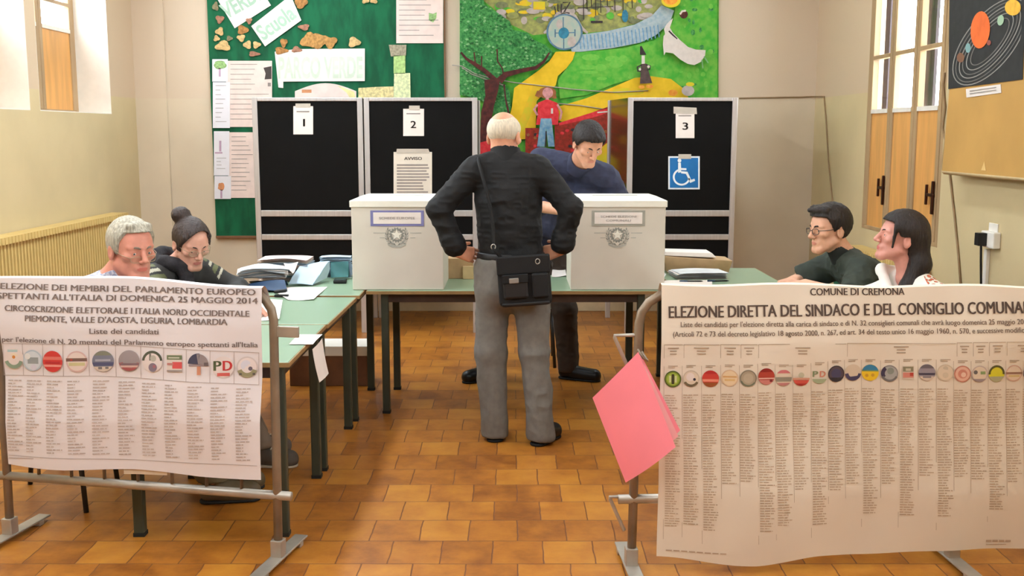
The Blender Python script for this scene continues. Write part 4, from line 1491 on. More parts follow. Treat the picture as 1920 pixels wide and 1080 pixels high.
def barrier(A, B, label, lean, bars, hooks, hb):
    A, B = Vector((A[0], A[1], 0)), Vector((B[0], B[1], 0))
    d = (B - A).normalized()
    n = Vector((d.y, -d.x, 0))
    if n.y > 0:
        n = -n
    L = (B - A).length
    root = thing('crowd_barrier', label, 'barrier', A, 0, 'steel barriers across the doorway side')
    P = lambda s, z, o=0.0: A + d * (s + lean * (1 - z)) + n * o + Vector((0, 0, z))
    q = .11
    fr = [P(0, .03), P(0, .4), P(0, 1.035 - q)] + [P(q - q * math.cos(a), 1.035 - q + q * math.sin(a)) for a in (.4, .8, 1.2)] + [P(q, 1.035)]
    fr2 = [P(L - q, 1.035)] + [P(L - q + q * math.sin(a), 1.035 - q + q * math.cos(a)) for a in (.4, .8, 1.2)] + [P(L, 1.035 - q), P(L, .4), P(L, .03)]
    put('outer_tube', MB().tube(fr + fr2, .0165, 14), m_galv_dark, root)
    put('lower_rail', MB().tube([P(-.055, hb), P(L + .03, hb)], .0175, 14), m_galv, root)
    for k in range(bars):
        s = L * (k + 1) / (bars + 1)
        put('bar', MB().tube([P(s, hb), P(s, 1.03)], .007, 8), m_galv_dark, root)
    for s in (0, L):
        f = MB()
        Rz = Matrix.Rotation(math.atan2(n.y, n.x), 3, 'Z')
        f.box(P(s, .0) + Vector((0, 0, .022)), (.44, .055, .008), rot=Rz)
        for t in (-1, 1):
            f.box(P(s, 0) + n * (.16 * t) + Vector((0, 0, .010)), (.03, .055, .020), rot=Rz)
        f.box(P(s, .0) + Vector((0, 0, .055)), (.045, .045, .07), rot=Rz)
        put('foot', f, m_galv, root, bevel=.003)
    for z in hooks:
        hk = MB()
        if hooks[z] == 'plate':
            hk.box(P(-.055, z), (.085, .012, .04), math.atan2(d.y, d.x))
        else:
            hk.tube([P(0, z), P(-.085, z), P(-.085, z - .01), P(-.03, z - .13)], .0075, 8)
        put('hook', hk, m_galv, root, bevel=.002)
    return root, P, n, d


AL, BL = (-.868, 3.83), (-1.985, 4.06)
AR, BR = (.455, 3.755), (1.67, 3.83)
bl, PL_, nL, dL = barrier(AL, BL, 'steel crowd barrier on the left holding the white election poster', .012, 7, {.885: 'plate'}, .262)
br, PR_, nR, dR = barrier(AR, BR, 'steel crowd barrier on the right holding the municipal election poster', -.015, 7, {.885: 'wire', .285: 'wire'}, .275)


# ------------------------------------------------------------------ election posters
m_post_l = M('poster_paper_white', (226, 219, 220), 0.7, var=0.015, scale=3)
m_post_r = M('poster_paper_warm_shade', (222, 208, 188), 0.7, var=0.02, scale=3)  # warm shade on the right poster is mixed into its paper colour
m_ink_l = M('poster_ink', (126, 112, 106), 0.8)
m_ink_r = M('poster_ink_brown', (84, 68, 58), 0.8)
m_ink_pale_l = M('poster_ink_pale', (178, 164, 158), 0.8)
m_ink_pale_r = M('poster_ink_pale_brown', (172, 150, 126), 0.8)


class Poster:
    def __init__(s, p0, n, disp):
        s.p0, s.n, s.disp = Vector(p0), Vector(n), disp

    def __call__(s, x, y, off=.0012):
        return onplane(x, y, s.p0, s.n) + s.n * (s.disp(x, y) + off)


def tri(t):
    t = t % 1.0
    return 4 * abs(t - .5) - 1


def smooth(a, b, t):
    t = min(1, max(0, (t - a) / (b - a)))
    return t * t * (3 - 2 * t)


# left
def knots(v, pts):
    return float(np.interp(v, [p[0] for p in pts], [p[1] for p in pts]))


def dispL(x, y):
    return knots(x, ((10, 0), (128, .016), (250, .0), (375, .014), (491, .0))) * (.4 + .6 * smooth(560, 760, y)) + knots(y, ((520, 0), (612, .010), (704, 0), (790, .012), (890, 0))) + .003 * math.sin(x / 37 + y / 160) + .003 * math.sin(x / 90 - y / 50) + .006 * smooth(720, 880, y) * math.sin(x / 70)


SL = Poster(A := Vector((AL[0], AL[1], 1.03)) + nL * .034, nL, dispL)
topL = lambda u: 521 + 19 * smooth(.42, 1.0, u)
botL = lambda u: 871 + 29 * u + 3 * math.sin(u * 9) - 2
xlL = lambda v: -7 + 25 * v ** .8
xrL = lambda v: 491.5 - 1.5 * v


def ptL(u, v, off=0.0):
    x = xlL(v) + (xrL(v) - xlL(v)) * u
    return SL(x, topL(u) + (botL(u) - topL(u)) * v, off)


mb = MB().sheet(lambda u, v: ptL(u, v), 60, 44, .0008, nL)
backL = lambda u, v: ptL(u, 0) + (-nL) * (.072 * v) + Vector((0, 0, .012 * math.sin(PI * v) - .06 * v * v))
mb.sheet(lambda u, v: backL(u, 1 - v), 60, 8, .0008, Vector((0, 0, 1)))
pL = put('election_poster', mb, m_post_l)
tag(pL, 'white European Parliament election poster with columns, on the left barrier', 'poster')


def write(poster, S, name, mat, items, bold=.012):
    for it in items:
        b = MB()
        text_to(b, it[0], lambda x, y: S(x, y, .0022), it[1], it[2], it[3], it[4], it[5], prefix=it[6] if len(it) > 6 else None, bold=bold)
        put(name, b, mat, poster)


write(pL, SL, 'title_line', m_ink_l, [
    ('ELEZIONE DEI MEMBRI DEL PARLAMENTO EUROPEO', 3, 541, 480, 553, 11.5),
    ("SPETTANTI ALL'ITALIA DI DOMENICA 25 MAGGIO 2014", -2, 559, 484, 569, 11.5),
    ('CIRCOSCRIZIONE ELETTORALE I ITALIA NORD OCCIDENTALE', 12, 582, 469, 593, 11.5),
    ("PIEMONTE, VALLE D'AOSTA, LIGURIA, LOMBARDIA", 51, 601, 429, 608, 11.5)], .05)
write(pL, SL, 'subtitle_line', m_ink_l, [
    ('Liste dei candidati', 174, 624, 300, 626, 10.5),
    ("per l'elezione di N. 20 membri del Parlamento europeo spettanti all'Italia", 6, 640, 484, 651, 10)], .03)


def quad(S, b, x0, y0, x1, y1, mi=0, off=.002, y0b=None, y1b=None):
    """printed bar; right hand edge may sit at other heights"""
    b.add([S(x0, y0, off), S(x1, y0 if y0b is None else y0b, off), S(x1, y1 if y1b is None else y1b, off), S(x0, y1, off)], [(3, 2, 1, 0)], mi)


b = MB()
sl = lambda x, y: y + 18 * max(0, (x - 180)) / 310 * (1 if y < 720 else .55)
for k in range(16):
    xa, xb = 6 + k * 30, 36 + k * 30
    for y in (643, 703):
        quad(SL, b, xa, sl(xa, y), xb, sl(xa, y) + 1.0, 0, .0018, sl(xb, y), sl(xb, y) + 1.0)
colx = [15, 52, 92, 132, 178, 224, 268, 313, 357, 400, 445, 486]
for x in [6, 44, 84, 124, 171, 219, 265, 309, 353, 397, 440, 485]:
    quad(SL, b, x, sl(x, 643), x + 1, sl(x, 704), 0, .0018)
put('poster_rules', b, m_ink_pale_l, pL)
b = MB()
for k in range(16):
    xa, xb = 20 + k * 29, 49 + k * 29
    quad(SL, b, xa, 850 + xa * .045, xb, 851 + xa * .045, 0, .0018, 850 + xb * .045, 851 + xb * .045)
put('rule_line', b, m_ink_pale_l, pL)
r = random.Random(9)
m_list_l = M('poster_ink_mid', (190, 175, 168), .8)
for ci in range(11):
    b = MB()
    x0 = colx[ci]
    top, bot = sl(x0, 712), 846 + x0 * .045
    n = 24
    for k in range(n):
        y = top + (bot - top) * k / n
        xo = x0 + (4 * (k / n) if ci < 4 else 0)
        w = r.choice((14, 18, 22, 26, 30))
        x = xo
        while x < xo + w:
            ww = min(r.uniform(5, 13), xo + w - x)
            quad(SL, b, x, y, x + ww, y + 2.1)
            x += ww + 1.6
    put('candidate_column', b, m_list_l, pL)
b = MB()
quad(SL, b, 20, 856, 70, 857.5)
put('imprint_line', b, m_list_l, pL)
b = MB().sheet(lambda u, v: SL(230 + 82 * u, 868 + (22 + 2 * u) * v, -.006), 8, 3, .0008, nL)
put('backing_strip', b, M('backing_paper', (214, 196, 170), .7), pL)

# ------------------------------------------------------------------ party symbols
_pal = {}


def pal(c):
    if c not in _pal:
        _pal[c] = M('print_%02x%02x%02x' % c, c, .75, var=.03)
    return _pal[c]


def symbol(poster, S, cx, cy, r, base, parts, ring=None, sy=1.0):
    b = MB()
    mats = []
    def mi(c):
        m = pal(c)
        if m not in mats:
            mats.append(m)
        return mats.index(m)
    off = [.0024]
    def face(px, c):
        off[0] += .0002
        b.poly([S(cx + x * r, cy + y * r * sy, off[0]) for x, y in px][::-1], mi(c))
    if base is not None:
        if ring:
            face(disc(0, 0, 1, 1, 28), ring)
            face(disc(0, 0, .86, .86, 28), base)
        else:
            face(disc(0, 0, 1, 1, 28), base)
    for p in parts:
        k = p[0]
        if k == 'band':
            y0, y1, c = p[1:4]
            w = lambda y: math.sqrt(max(0, .96 - y * y))
            ys = [y0 + (y1 - y0) * i / 8 for i in range(9)]
            face([(-w(y), y) for y in ys] + [(w(y), y) for y in ys[::-1]], c)
        elif k == 'disc':
            face(disc(p[1], p[2], p[3], p[4] if len(p) > 5 else p[3], 18), p[-1])
        elif k == 'rect':
            face(rect(*p[1:5]), p[5])
        elif k == 'arc':
            a0, a1, r0, r1, c = p[1:6]
            n = 12
            face([(r1 * math.cos(a0 + (a1 - a0) * i / n), r1 * math.sin(a0 + (a1 - a0) * i / n)) for i in range(n + 1)] +
                 [(r0 * math.cos(a1 + (a0 - a1) * i / n), r0 * math.sin(a1 + (a0 - a1) * i / n)) for i in range(n + 1)], c)
        elif k == 'text':
            off[0] += .0003
            o = off[0]
            text_to(b, p[1], lambda x, y: S(x, y, o), cx + p[2] * r, cy + p[4] * r, cx + p[3] * r, cy + p[4] * r, p[5] * r, mi(p[6]), bold=.05)
    put('party_symbol', b, mats, poster)


GY, PK = (226, 214, 210), (216, 186, 184)
ly = [672, 675, 676, 676, 676, 676, 677, 679, 681, 687, 688]
lx = [27, 64, 104, 150, 197, 244, 288, 331, 376, 421, 464]
LP = [
    (GY, [('rect', -.6, -.85, .4, -.62, (178, 204, 206)), ('disc', 0, -.1, .42, (232, 216, 190)), ('disc', 0, -.15, .16, (214, 140, 70)), ('arc', .3, PI - .3, .6, .95, (138, 158, 138))], None),
    ((206, 214, 222), [('rect', -.5, -.3, .6, .3, (150, 158, 160)), ('disc', -.5, -.4, .3, (224, 226, 226)), ('disc', .1, .65, .3, (206, 206, 220))], (180, 196, 208)),
    ((206, 62, 58), [('band', -.45, -.15, (222, 120, 108)), ('rect', -.75, .0, .75, .2, (186, 50, 54)), ('band', .3, .5, (232, 150, 140))], None),
    ((228, 212, 204), [('rect', -1.0, -.32, .95, -.02, (124, 96, 86)), ('rect', -.75, .08, .75, .4, (206, 198, 150)), ('rect', -.6, -.25, -.4, -.08, (190, 80, 70))], (216, 184, 180)),
    ((126, 130, 148), [('band', -.95, -.55, (132, 134, 118)), ('band', .1, .42, (88, 92, 124)), ('band', .5, .98, (214, 200, 186)), ('rect', -.45, .52, -.1, .75, (126, 122, 122)), ('rect', .2, .52, .5, .72, (126, 122, 122)), ('rect', -.7, -.2, .7, .0, (168, 170, 186))], None),
    ((176, 164, 172), [('disc', 0, -.2, .45, (136, 126, 146)), ('band', .2, .4, (134, 110, 116)), ('arc', .2, PI - .2, .6, .95, (176, 96, 96)), ('band', .42, .6, (214, 182, 176))], (156, 146, 148)),
    (GY, [('arc', PI + .1, 2 * PI - .1, .78, 1.02, (84, 88, 72)), ('rect', -.3, -.75, -.1, -.1, (132, 128, 120)), ('disc', .1, -.3, .3, (182, 180, 168)), ('disc', .05, .55, .42, (134, 122, 136)), ('disc', .2, .45, .16, (170, 110, 120))], None),
    (None, [('rect', -.75, -.85, .75, .85, (224, 212, 204)), ('rect', -.75, -.72, .75, -.3, (112, 124, 92)), ('rect', -.6, -.55, .5, -.42, (196, 196, 178)), ('rect', -.2, -.1, .75, .52, (214, 88, 88)), ('rect', -.72, .0, -.1, .2, (196, 130, 124)), ('rect', -.75, .66, .75, .8, (156, 146, 142))], None),
    (None, [('arc', PI + .05, PI * 1.55, 0, 1.0, (72, 72, 92)), ('arc', PI * 1.45, 2 * PI, 0, .95, (148, 136, 136)), ('rect', -.9, -.02, .95, .2, (156, 140, 142)), ('rect', .55, -.15, .95, .15, (104, 92, 92)), ('rect', -.1, .2, .25, 1.0, (206, 142, 112))], None),
    (GY, [('text', 'P', -.85, -.2, .35, 1.0, (86, 96, 66)), ('text', 'D', .0, .8, .35, 1.0, (196, 60, 62)), ('rect', -.55, .55, .6, .85, (206, 98, 92))], None),
    ((226, 214, 212), [('disc', -.1, -.15, .5, (212, 210, 220)), ('disc', .3, .15, .2, (100, 92, 104)), ('arc', .35, PI - .35, .55, .98, (150, 144, 110)), ('rect', -.75, .55, -.5, .75, (96, 92, 84)), ('rect', .5, .55, .75, .75, (96, 92, 84))], (206, 194, 192)),
]
for x, y, (base, parts, ring) in zip(lx, ly, LP):
    symbol(pL, SL, x, y, 19.5, base, parts, ring, 1.03)


# right
def dispR(x, y):
    f = knots(x, ((1232, .0), (1415, .020), (1600, .002), (1785, .020), (1962, 0))) * (.35 + .65 * smooth(560, 1000, y)) + knots(y, ((535, 0), (642, .018), (795, .002), (922, .018), (1050, .004)))
    return f + .003 * math.sin(x / 60 + y / 45) + .0025 * math.sin(x / 23 - y / 80) + .014 * smooth(820, 1050, y) * math.sin(x / 105 + .4)


SR = Poster(Vector((AR[0], AR[1], 1.03)) + nR * .036, nR, dispR)
topR = lambda u: 534 + 5 * u + 2.5 * math.sin(u * 14)
botR = lambda u: 1043 + 12 * smooth(0, .24, u) - 16 * smooth(.24, .42, u) - 12 * smooth(.4, .9, u)
xlR = lambda v: 1240 - 9 * v
xrR = lambda v: 1962 - 4 * v


def ptR(u, v, off=0.0):
    x = xlR(v) + (xrR(v) - xlR(v)) * u
    return SR(x, topR(u) + (botR(u) - topR(u)) * v, off)


mb = MB().sheet(lambda u, v: ptR(u, v), 84, 64, .0008, nR)
backR = lambda u, v: ptR(u, 0) + (-nR) * (.075 * v) + Vector((0, 0, .012 * math.sin(PI * v) - .06 * v * v))
mb.sheet(lambda u, v: backR(u, 1 - v), 84, 8, .0008, Vector((0, 0, 1)))
pR = put('election_poster', mb, m_post_r)
tag(pR, 'municipal election poster with many party symbols, on the right barrier', 'poster')
T = 'ELEZIONE DIRETTA DEL SINDACO E DEL CONSIGLIO COMUNALE'
write(pR, SR, 'title_line', m_ink_r, [('COMUNE DI CREMONA', 1518, 553, 1694, 552, 13.5), (T, 1253, 595, 1914, 586, 23, T[:-2])], .035)
write(pR, SR, 'subtitle_line', M('poster_ink_brown_mid', (118, 98, 82), .8), [
    ("Liste dei candidati per l'elezione diretta alla carica di sindaco e di N. 32 consiglieri comunali che avrà luogo domenica 25 maggio 2014", 1275, 612, 1926, 606, 10),
    ("(Articoli 72 e 73 del decreto legislativo 18 agosto 2000, n. 267, ed art. 34 del testo unico 16 maggio 1960, n. 570, e successive modificazioni)", 1260, 630, 1946, 621, 10)], .02)
b = MB()
for k, (xa, xb) in enumerate(((1243, 1278), (1280, 1346), (1348, 1383), (1385, 1416), (1418, 1583), (1585, 1785), (1787, 1815), (1817, 1846), (1848, 1880), (1882, 1950))):
    sh = -6 * (xa - 1240) / 700
    quad(SR, b, xa, 644 + sh, xb, 645 + sh)
    quad(SR, b, xa, 644 + sh, xa + .8, 670 + sh)
    xm = (xa + xb) / 2
    for q in range(3):
        w = min(14, (xb - xa) * .3) * (1 if q == 0 else .6)
        quad(SR, b, xm - w, 650 + sh + q * 5.5, xm + w, 652.2 + sh + q * 5.5)
rx_ = [1260, 1294, 1330, 1365, 1399, 1433, 1466, 1499, 1533, 1565, 1597, 1629, 1664, 1698, 1733, 1767, 1798, 1830, 1863, 1897, 1930]
ry_ = [709, 708, 708, 706, 706, 703, 706, 706, 702, 699, 697, 697, 698, 696, 696, 696, 698, 698, 698, 698, 698]
ends = [985, 980, 990, 905, 900, 988, 980, 910, 978, 915, 905, 960, 905, 962, 890, 965, 890, 895, 950, 900, 905]
r = random.Random(21)
for i, (x, y) in enumerate(zip(rx_, ry_)):
    quad(SR, b, x - 17, y - 24, x - 16.3, ends[i] + 25)
    for q in range(2):
        quad(SR, b, x - 9, y - 25 + q * 3, x + 9 - 5 * q, y - 23.6 + q * 3)
put('poster_rules', b, m_ink_pale_r, pR)
m_list_r = M('poster_ink_pale_mid', (184, 160, 134), .8)
for i, x in enumerate(rx_):
    b = MB()
    y = ry_[i] + 30
    while y < ends[i]:
        w = r.uniform(15, 28)
        xo, xx = x - 14.5, x - 14.5
        while xx < xo + w:
            ww = min(r.uniform(5, 13), xo + w - xx)
            quad(SR, b, xx, y, xx + ww, y + 1.7)
            xx += ww + 1.5
        y += 4.7
    put('candidate_column', b, m_list_r, pR)
b = MB()
for q in range(8):
    quad(SR, b, 1248 + q * 14, 1029.5 + q * .15, 1259 + q * 14, 1032 + q * .15)
put('imprint_line', b, m_list_r, pR)
b = MB()
for q in range(4):
    quad(SR, b, 1846 + q * 12, 1010, 1856 + q * 12, 1014)
quad(SR, b, 1846, 1018, 1884, 1019.2)
put('printer_mark', b, m_list_r, pR)
BG = (214, 194, 168)
RPp = [
    ((126, 146, 44), [('disc', 0, 0, .72, (160, 182, 70)), ('rect', -.16, -.6, .16, .6, (70, 62, 36)), ('rect', -.45, -.4, -.22, .4, (204, 206, 150)), ('rect', .22, -.4, .45, .4, (204, 206, 150))], (78, 92, 34)),
    (BG, [('disc', -.1, -.2, .5, (222, 206, 196)), ('disc', .4, .1, .17, (40, 36, 54)), ('arc', .5, PI - .5, .7, .98, (110, 96, 70))], (196, 178, 156)),
    ((196, 62, 48), [('band', -.95, -.6, (176, 40, 34)), ('band', .05, .35, (226, 136, 110)), ('band', .45, .95, (150, 80, 36))], None),
    ((222, 196, 158), [('rect', -.8, -.25, .8, -.05, (206, 160, 104)), ('rect', -.6, .1, .6, .35, (214, 178, 120))], (210, 178, 144)),
    ((166, 150, 126), [('disc', 0, 0, .6, (178, 162, 138)), ('arc', .6, PI - .4, .8, 1.0, (110, 110, 88))], (134, 124, 104)),
    ((170, 60, 42), [('band', -.95, -.55, (140, 34, 24)), ('band', .15, .3, (228, 176, 160)), ('band', .4, .95, (196, 120, 108)), ('rect', .4, .35, .75, .65, (120, 40, 40))], None),
    (BG, [('band', -.95, -.55, (196, 110, 110)), ('band', -.1, .45, (146, 138, 120)), ('rect', -.5, -.4, .6, -.2, (214, 198, 178)), ('band', .6, .95, (186, 122, 118))], None),
    (None, [('disc', 0, -.3, .35, (190, 184, 156)), ('rect', -1, .0, 1, .25, (206, 150, 122)), ('band', .28, .7, (206, 84, 68)), ('band', .7, .97, (160, 44, 34))], None),
    (None, [('text', 'P', -.8, -.2, .15, .75, (126, 136, 96)), ('text', 'D', .05, .7, .15, .75, (200, 126, 100)), ('band', .4, .97, (160, 166, 130))], None),
    ((84, 70, 74), [('disc', 0, .0, .62, (74, 68, 92)), ('band', .45, .97, (50, 42, 44))], (64, 52, 54)),
    (BG, [('disc', .1, -.1, .3, (176, 110, 90)), ('arc', .15, PI - .15, .45, 1.0, (74, 66, 92))], (206, 186, 160)),
    ((226, 186, 36), [('band', -.97, -.3, (52, 118, 152)), ('band', -.3, -.15, (110, 140, 90)), ('disc', -.4, .35, .2, (196, 146, 40)), ('disc', .3, .3, .2, (196, 146, 40))], None),
    ((164, 160, 154), [('arc', PI * .8, PI * 1.3, .55, 1.0, (70, 60, 80)), ('disc', .1, -.3, .4, (136, 140, 128)), ('arc', .4, PI - .4, .75, 1.0, (110, 104, 100))], (140, 132, 126)),
    (None, [('rect', -.7, -.8, .7, .8, (206, 186, 164)), ('rect', -.62, -.7, .62, -.1, (136, 128, 100)), ('rect', -.3, -.5, .3, -.2, (190, 176, 150)), ('rect', -.62, .0, .62, .6, (206, 128, 110)), ('rect', .2, .0, .62, .4, (184, 70, 54))], None),
    ((144, 134, 140), [('band', -.95, -.5, (104, 94, 96)), ('band', .05, .3, (70, 62, 76)), ('band', .45, .97, (204, 184, 164)), ('rect', -.5, .4, .5, .65, (134, 124, 124))], None),
    (BG, [('disc', 0, -.5, .3, (196, 178, 154)), ('disc', 0, .3, .35, (202, 184, 158))], (200, 182, 156)),
    ((220, 172, 148), [('disc', 0, 0, .55, (206, 136, 114)), ('disc', .1, .1, .3, (226, 188, 164))], (196, 128, 106)),
    (BG, [('disc', -.5, -.2, .25, (110, 100, 94)), ('rect', .1, -.3, .7, .05, (132, 150, 96)), ('band', .6, .95, (146, 128, 124))], (190, 170, 158)),
    ((206, 196, 44), [('arc', PI - .1, 2 * PI + .1, .76, 1.02, (92, 84, 36)), ('band', .35, .97, (168, 162, 126))], None),
    ((216, 194, 168), [('rect', -1, -.15, 1, .12, (150, 112, 90)), ('rect', -.7, .2, .7, .45, (204, 176, 120))], (206, 166, 144)),
    ((120, 96, 116), [('band', .1, .5, (90, 72, 96))], None),
]
for x, y, (base, parts, ring) in zip(rx_, ry_, RPp):
    symbol(pR, SR, x, y, 15.6, base, parts, ring)

# ------------------------------------------------------------------ pink folder hung on the right barrier
m_pink = M('pink_card', (250, 138, 150), 0.6, var=.03, scale=5)
m_pink2 = M('pink_card_inside', (246, 172, 172), 0.65, var=.03)
fo = thing('pink_folder', 'pink cardboard folder hanging from the post of the right barrier', 'folder', at(1200, 760, 3.60))
Q = lambda x, y, Y: at(x, y, Y)
a, b_, c_, d_ = Q(1197, 660, 3.60), Q(1111, 746, 3.60), Q(1173, 905, 3.60), Q(1267, 838, 3.57)
put('front_cover', MB().sheet(lambda u, v: b_.lerp(a, u).lerp(c_.lerp(d_, u), v) + Vector((0, -.012 * math.sin(PI * u) * (.4 + v), 0)), 12, 12, .0018, (0, -1, 0)), m_pink, fo)
a2, d2 = Q(1201, 664, 3.64), Q(1277, 800, 3.64)
b2, c2_ = Q(1113, 747, 3.606), Q(1174, 904, 3.606)
e2 = Q(1271, 828, 3.64)
put('back_cover', MB().sheet(lambda u, v: b2.lerp(a2, u).lerp(c2_.lerp(e2.lerp(d2, .75), u), v), 12, 12, .0018, (0, -1, 0)), m_pink, fo)
put('inner_sheets', MB().sheet(lambda u, v: b2.lerp(a2, u * .985).lerp(c2_.lerp(d2.lerp(e2, .6), u * .985), v * .985) + Vector((0, -.014 * u, 0)), 12, 12, .002, (0, -1, 0)), m_pink2, fo)
put('hanging_clip', MB().tube([Q(1196, 655, 3.625), Q(1206, 672, 3.60), Q(1214, 676, 3.62), Q(1204, 660, 3.66)], .004, 8), m_galv_dark, fo)

# ================================================================== PEOPLE
V = lambda *a: np.array(a, float)


def unit(v):
    v = np.array(v, float)
    return v / np.linalg.norm(v)


def frame(fwd, up=(0, 0, 1)):
    f = unit(fwd)
    r = unit(np.cross(f, up))
    return np.column_stack([r, f, np.cross(r, f)])


def cap(a, b, ra, rb, k=.03, op='+'):
    return ('c', V(*a), V(*b), ra, rb, k, op)


def ball(c, r, R=np.eye(3), k=.03, op='+'):
    return ('e', V(*c), r if isinstance(r, (tuple, list)) else (r, r, r), R, k, op)


def solid(prims, h, grow=0.0, pad=.03):
    lo, hi = [], []
    for p in prims:
        if p[0] == 'c':
            m = max(p[3], p[4]) + grow
            lo.append(np.minimum(p[1], p[2]) - m)
            hi.append(np.maximum(p[1], p[2]) + m)
        else:
            m = max(p[2]) + grow
            lo.append(p[1] - m)
            hi.append(p[1] + m)
    f = Field(np.min(lo, 0) - pad, np.max(hi, 0) + pad, h)
    for p in prims:
        f.prim(p, grow)
    return f


class Head:
    def __init__(s, o, fwd, scale=1.0, up=(0, 0, 1), jaw=1.0):
        s.o, s.R, s.s, s.jaw = V(*o), frame(fwd, up), scale, jaw

    def p(s, x, y, z):
        return s.o + s.R @ (V(x, y, z) * s.s)

    def loc(s, c):
        return (c - s.o) @ s.R / s.s

    def e(s, c, r, k=.012, op='+'):
        return ('e', s.p(*c), tuple(v * s.s for v in r), s.R, k * s.s, op)

    def c(s, a, b, ra, rb, k=.012, op='+'):
        return ('c', s.p(*a), s.p(*b), ra * s.s, rb * s.s, k * s.s, op)

    def skull(s, neckbase, neck_r=.054, chin=.020):
        j = s.jaw
        L = [s.e((0, -.012, .035), (.075, .096, .088)),
             s.e((0, .030, .018), (.065, .062, .076), .02),
             s.e((0, .034, -.052), (.053 * j, .050, .056), .02),
             s.c((-.014, .070, -.096), (.014, .070, -.096), chin, chin, .016)]
        for q in (-1, 1):
            L += [s.c((q * .054 * j, .004, -.052), (q * .02, .066, -.094), .017, .015, .02),
                  s.e((q * .046, .060, -.014), (.022, .020, .018), .016),
                  s.c((q * .048, .070, .024), (q * .012, .087, .023), .008, .008, .010)]
        L += [s.c((0, .087, .016), (0, .110, -.026), .0085, .0115, .008)]
        for q in (-1, 1):
            L += [s.e((q * .0125, .098, -.031), (.0085, .010, .0075), .005)]
        for q in (-1, 1):
            L += [s.e((q * .032, .100, .004), (.019, .018, .012), .010, '-')]
        for q in (-1, 1):
            L += [s.e((q * .0315, .0735, .0050), (.0165, .0135, .0125), .003),
                  s.e((q * .0315, .0895, .0018), (.0125, .0075, .0024), .0015, '-')]
        L += [s.e((0, .080, -.060), (.028, .012, .020), .012),
              s.e((0, .0890, -.0570), (.021, .0060, .0046), .004),
              s.e((0, .0875, -.0665), (.018, .0062, .0052), .004),
              s.e((0, .0965, -.0618), (.022, .0065, .0012), .0015, '-')]
        for q in (-1, 1):
            L += [s.e((q * .079, -.012, -.006), (.009, .020, .033), .006),
                  s.e((q * .0885, -.007, -.004), (.0065, .010, .018), .005, '-')]
        nb = V(*neckbase)
        L += [('c', s.p(0, -.022, -.055), nb, neck_r * s.s, neck_r * s.s * 1.08, .03, '+')]
        return L

    def skin_index(s, lips=True):
        def fn(c):
            q = s.loc(c)
            lip = (np.abs(q[:, 0]) < .0215) & (q[:, 1] > .080) & ((q[:, 2] + .062) ** 2 / .0092 ** 2 + q[:, 0] ** 2 / .0225 ** 2 < 1)
            return np.where(lip, 1, 0)
        return fn

    def eyes(s, parent, iris, gaze=(0, 0)):
        for q in (-1, 1):
            b = MB()
            c = s.p(q * .0315, .0738, .0020)
            b.ell(c, (.0118 * s.s,) * 3, 16)
            R3 = Matrix(s.R.tolist())
            g = s.R @ unit((gaze[0], 1, gaze[1]))
            b.ell(V(*c) + g * .0082 * s.s, (.0052 * s.s, .0044 * s.s, .0052 * s.s), 14, 1, R3)
            b.ell(V(*c) + g * .0106 * s.s, (.0026 * s.s, .0024 * s.s, .0026 * s.s), 10, 2, R3)
            put('eye', b, [M('eye_white', (226, 216, 208), .3, var=.02), iris, m_plug], parent)

    def brows(s, parent, mat, th=.0042, lift=0.0):
        for q in (-1, 1):
            pts = [s.p(q * (.012 + .038 * t), .0935 - .030 * t ** 2.2, .0205 + lift + .006 * math.sin(PI * min(1, t * 1.15))) for t in (0, .25, .5, .75, 1)]
            put('eyebrow', MB().tube(pts, [th * s.s * w for w in (.8, 1.0, 1.0, .75, .3)], 8), mat, parent)

    def hair(s, parent, mat, t, line, top=None, extra=(), pre=(), noise=.004, h=.0035, zt=0.0, nsc=(70, 70, 25), side=None):
        """short or gathered hair: the skull grown by t, kept above the hairline; extra = buns, tails, fringes"""
        base = [s.e((0, -.012, .036), (.076 + t, .097 + t, .088 + t + zt), .015), s.e((0, .022, .045), (.068 + t * .9, .064 + t * .6, .060 + t + zt), .015)] + list(pre)
        allp = base + list(extra)
        lo, hi = [], []
        for p in allp:
            m = max(p[3], p[4]) if p[0] == 'c' else max(p[2])
            a, b = (p[1], p[2]) if p[0] == 'c' else (p[1], p[1])
            lo.append(np.minimum(a, b) - m)
            hi.append(np.maximum(a, b) + m)
        f = Field(np.min(lo, 0) - .02, np.max(hi, 0) + .02, h)
        for p in base:
            f.prim(p)
        ys, zs = zip(*line)

        def clip(x, y, z):
            dx, dy, dz = x - s.o[0], y - s.o[1], z - s.o[2]
            lx = (dx * s.R[0, 0] + dy * s.R[1, 0] + dz * s.R[2, 0]) / s.s
            ly = (dx * s.R[0, 1] + dy * s.R[1, 1] + dz * s.R[2, 1]) / s.s
            lz = (dx * s.R[0, 2] + dy * s.R[1, 2] + dz * s.R[2, 2]) / s.s
            zl = np.interp(ly, ys, zs)
            if side is not None:
                zl = zl + side(lx, ly)
            d = (zl - lz) * s.s
            if top is not None:
                d = np.maximum(d, (lz - top) * s.s)
            return d
        f.clip(clip)
        for p in extra:
            f.prim(p)
        return flesh('hair', f, mat, parent, [(noise * .45, nsc), (noise * .25, (150, 150, 60))])

